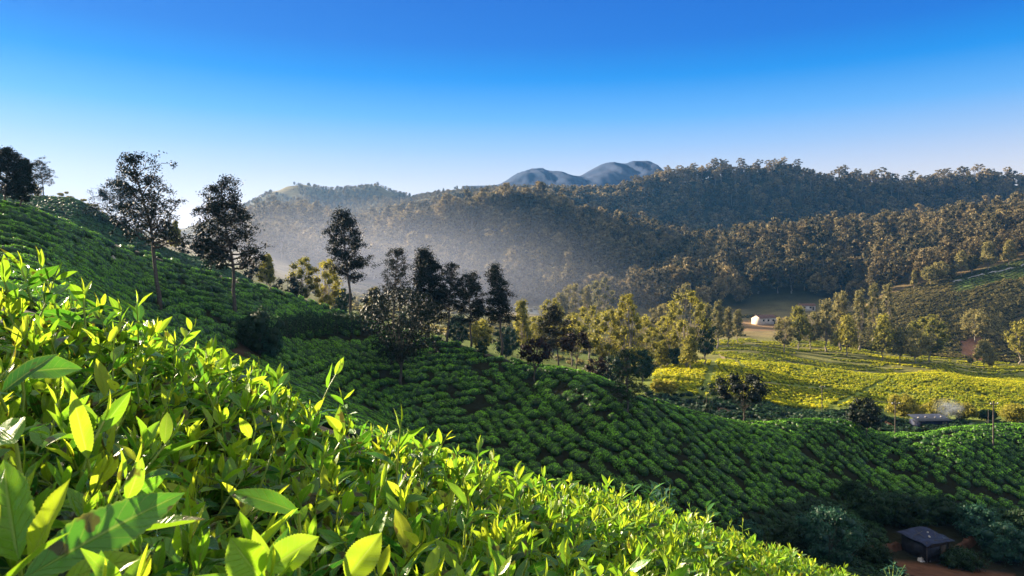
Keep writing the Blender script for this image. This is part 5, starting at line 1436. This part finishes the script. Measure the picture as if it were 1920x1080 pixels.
def wall_line():
    P = np.array([at(c, 421 + 1.5 * math.sin(c)) for c in np.linspace(1762, 2000, 40)])
    base = P[0].copy(); P -= base
    d = norm(np.gradient(P[:, :2], axis=0)); s = np.stack([-d[:, 1], d[:, 0]], 1); n = len(P)
    hh = np.clip(0.55 + 2.6 * fbm(np.arange(n) * 0.7, np.zeros(n), 2), 0.02, 1.2)
    prof = [(-0.25, -0.6), (-0.25, 1), (0.25, 1), (0.25, -0.6)]
    V = np.concatenate([np.stack([P[:, 0] + s[:, 0] * a, P[:, 1] + s[:, 1] * a, P[:, 2] + (hh if zt > 0 else zt)], 1) for a, zt in prof])
    i = np.arange(n - 1); Q = np.vstack([np.stack([i + a * n, i + 1 + a * n, i + 1 + (a + 1) * n, i + (a + 1) * n], 1) for a in range(3)])
    tag(link('retaining_wall', make_mesh('retaining_wall', V, Q, None, MAT['stone']), None, tuple(base)), 'pale retaining wall climbing along the top of the dry hill', 'wall')
wall_line()

POLES = []
def pole(label, px, Y, top, arm, r=0.10):
    b = at(px, Y); h = (CY - top) / F * Y - b[2]
    o = tag(empty('utility_pole', b, 0.3), label, 'utility pole', 'utility poles between the slope and the field')
    one([tube([(0, 0, -0.5), (0.03, 0, h * 0.5), (0.05, 0, h)], [r, r * 0.85, r * 0.7], 8, cap=False), tube([(0.05, 0, h - 0.01), (0.05, 0, h + 0.02)], [r * 0.7, 0.01], 6)], 'pole', 'wood', o, True)
    if arm:
        one([box((0.05, -r * 1.2, h - 0.35), (1.3, 0.08, 0.10))], 'crossarm', 'wood', o)
        for xx in (-0.5, 0.6):
            dvv, dqq = dome(8, 3, -1.0); one([(dvv * 0.07 + [xx, -r * 1.2, h - 0.24], dqq)], 'insulator', 'white_cup', o, True)
    POLES.append(b + [0.05, 0, h - 0.2])
pole('thin utility pole at the foot of the yellow field', 1541, 150, 722, True)
pole('utility pole right of the round dark tree', 1678, 96, 752, True, 0.07)
pole('tallest utility pole, standing among the tea rows near the picture edge', 1862, 90, 752, True, 0.09)
pole('short pale post beside the dark bush behind the tea crest', 1853, 140, 768, False, 0.07)
def wire(label, a, c, sag):
    s = np.linspace(0, 1, 16); P = a + (c - a) * s[:, None]; P[:, 2] -= sag * 4 * s * (1 - s)
    g = Geo()
    g.add(*tube(P - P[0], np.full(16, 0.014), 5, cap=False))
    tag(link('power_line', g.build('power_line', MAT['dark_sheet']), None, tuple(P[0])), label, 'power line')
wire('slack wire between the pole by the round tree and the tallest pole', POLES[1], POLES[2], 0.5)
wire('slack wire from the thin field pole to the pole by the round tree', POLES[0], POLES[1], 0.7)

rk = hit(212, 492, 44, 74)
dvv, dqq = dome(10, 4, -0.5); rr = np.random.default_rng(3)
g = Geo(); g.add(dvv * [0.22, 0.2, 0.55] * (1 + 0.12 * rr.normal(size=(len(dvv), 1))), dqq)
tag(link('tree_stump', g.build('tree_stump', MAT['stone'], True), None, tuple(rk)), 'pale broken stump among the tea rows of the left hill', 'stump')

# ---------------------------------------------------------------- smoke and haze
def volume_mat(name, density, colour, aniso, puff=False):
    m, N, L, out = new_mat(name)
    v = N.new('ShaderNodeVolumePrincipled')
    v.inputs['Color'].default_value = (*colour, 1); v.inputs['Density'].default_value = density; v.inputs['Anisotropy'].default_value = aniso
    if puff:
        tc = N.new('ShaderNodeTexCoord'); ln = N.new('ShaderNodeVectorMath'); ln.operation = 'LENGTH'; L.new(tc.outputs['Object'], ln.inputs[0])
        nz = N.new('ShaderNodeTexNoise'); nz.inputs['Scale'].default_value = 2.2; nz.inputs['Detail'].default_value = 3; L.new(tc.outputs['Object'], nz.inputs['Vector'])
        mul = N.new('ShaderNodeMath'); mul.operation = 'MULTIPLY'
        L.new(maprange(N, L, ln.outputs['Value'], 0.2, 1.0, density, 0.0), mul.inputs[0]); L.new(maprange(N, L, nz.outputs['Fac'], 0.4, 0.65, 0, 1), mul.inputs[1])
        L.new(mul.outputs[0], v.inputs['Density'])
    L.new(v.outputs[0], out.inputs['Volume'])
    return m
c = at(1778, 148)
dv0, dq0, dt0 = drop_proto()
sm = link('smoke', make_mesh('smoke', dv0, dq0, None, volume_mat('smoke', 0.30, (0.8, 0.88, 1.0), 0.2, True)), None, (c[0], c[1], c[2] + 2.6))
sm.scale = (3.6, 2.2, 2.6); tag(sm, 'thin bluish smoke drifting over the shed', kind='stuff')

hz = Geo(); hz.add(*box((0, 1000, 120), (5400, 2240, 330)))
tag(link('haze', hz.build('haze', volume_mat('haze', 0.00008, (0.12, 0.42, 0.95), 0.35))), 'thin morning haze filling the valley', kind='stuff')

def soft_mat(name, density, colour, aniso):
    m, N, L, out = new_mat(name)
    v = N.new('ShaderNodeVolumePrincipled')
    v.inputs['Color'].default_value = (*colour, 1); v.inputs['Anisotropy'].default_value = aniso
    tc = N.new('ShaderNodeTexCoord'); ln = N.new('ShaderNodeVectorMath'); ln.operation = 'LENGTH'; L.new(tc.outputs['Object'], ln.inputs[0])
    t = maprange(N, L, ln.outputs['Value'], 0.0, 1.0, 1.0, 0.0)
    p = N.new('ShaderNodeMath'); p.operation = 'POWER'; L.new(t, p.inputs[0]); p.inputs[1].default_value = 1.4
    q = N.new('ShaderNodeMath'); q.operation = 'MULTIPLY'; L.new(p.outputs[0], q.inputs[0]); q.inputs[1].default_value = density
    L.new(q.outputs[0], v.inputs['Density']); L.new(v.outputs[0], out.inputs['Volume'])
    return m
def ellipsoid(name, label, centre, size, mat):
    n, m = 28, 15
    ph = np.linspace(-1.52, 1.52, m); th = np.arange(n) * 2 * math.pi / n
    V = np.stack([np.cos(ph)[:, None] * np.cos(th), np.cos(ph)[:, None] * np.sin(th), np.sin(ph)[:, None] * np.ones(n)], -1).reshape(-1, 3)
    V = V * size
    k = np.arange(m - 1)[:, None] * n; j = np.arange(n)[None]
    Q = np.stack([k + j, k + (j + 1) % n, k + n + (j + 1) % n, k + n + j], -1).reshape(-1, 4)
    cap = [(0, i, i + 1, i + 2) for i in range(1, n - 2, 2)]
    e = (m - 1) * n
    Q = np.vstack([Q, [(a, d, c_, b) for a, b, c_, d in cap], [(e + a, e + b, e + c_, e + d) for a, b, c_, d in cap]])
    o = tag(link(name, make_mesh(name, V, Q, None, mat), None, centre), label, kind='stuff'); o.scale = (190.0, 170.0, 78.0)
ellipsoid('mist', 'low sunlit mist pooled in the valley behind the ridge trees', (-95.0, 390.0, -18.0), np.array([1.0, 1.0, 1.0]), soft_mat('mist', 0.0036, (0.70, 0.77, 1.0), 0.3))
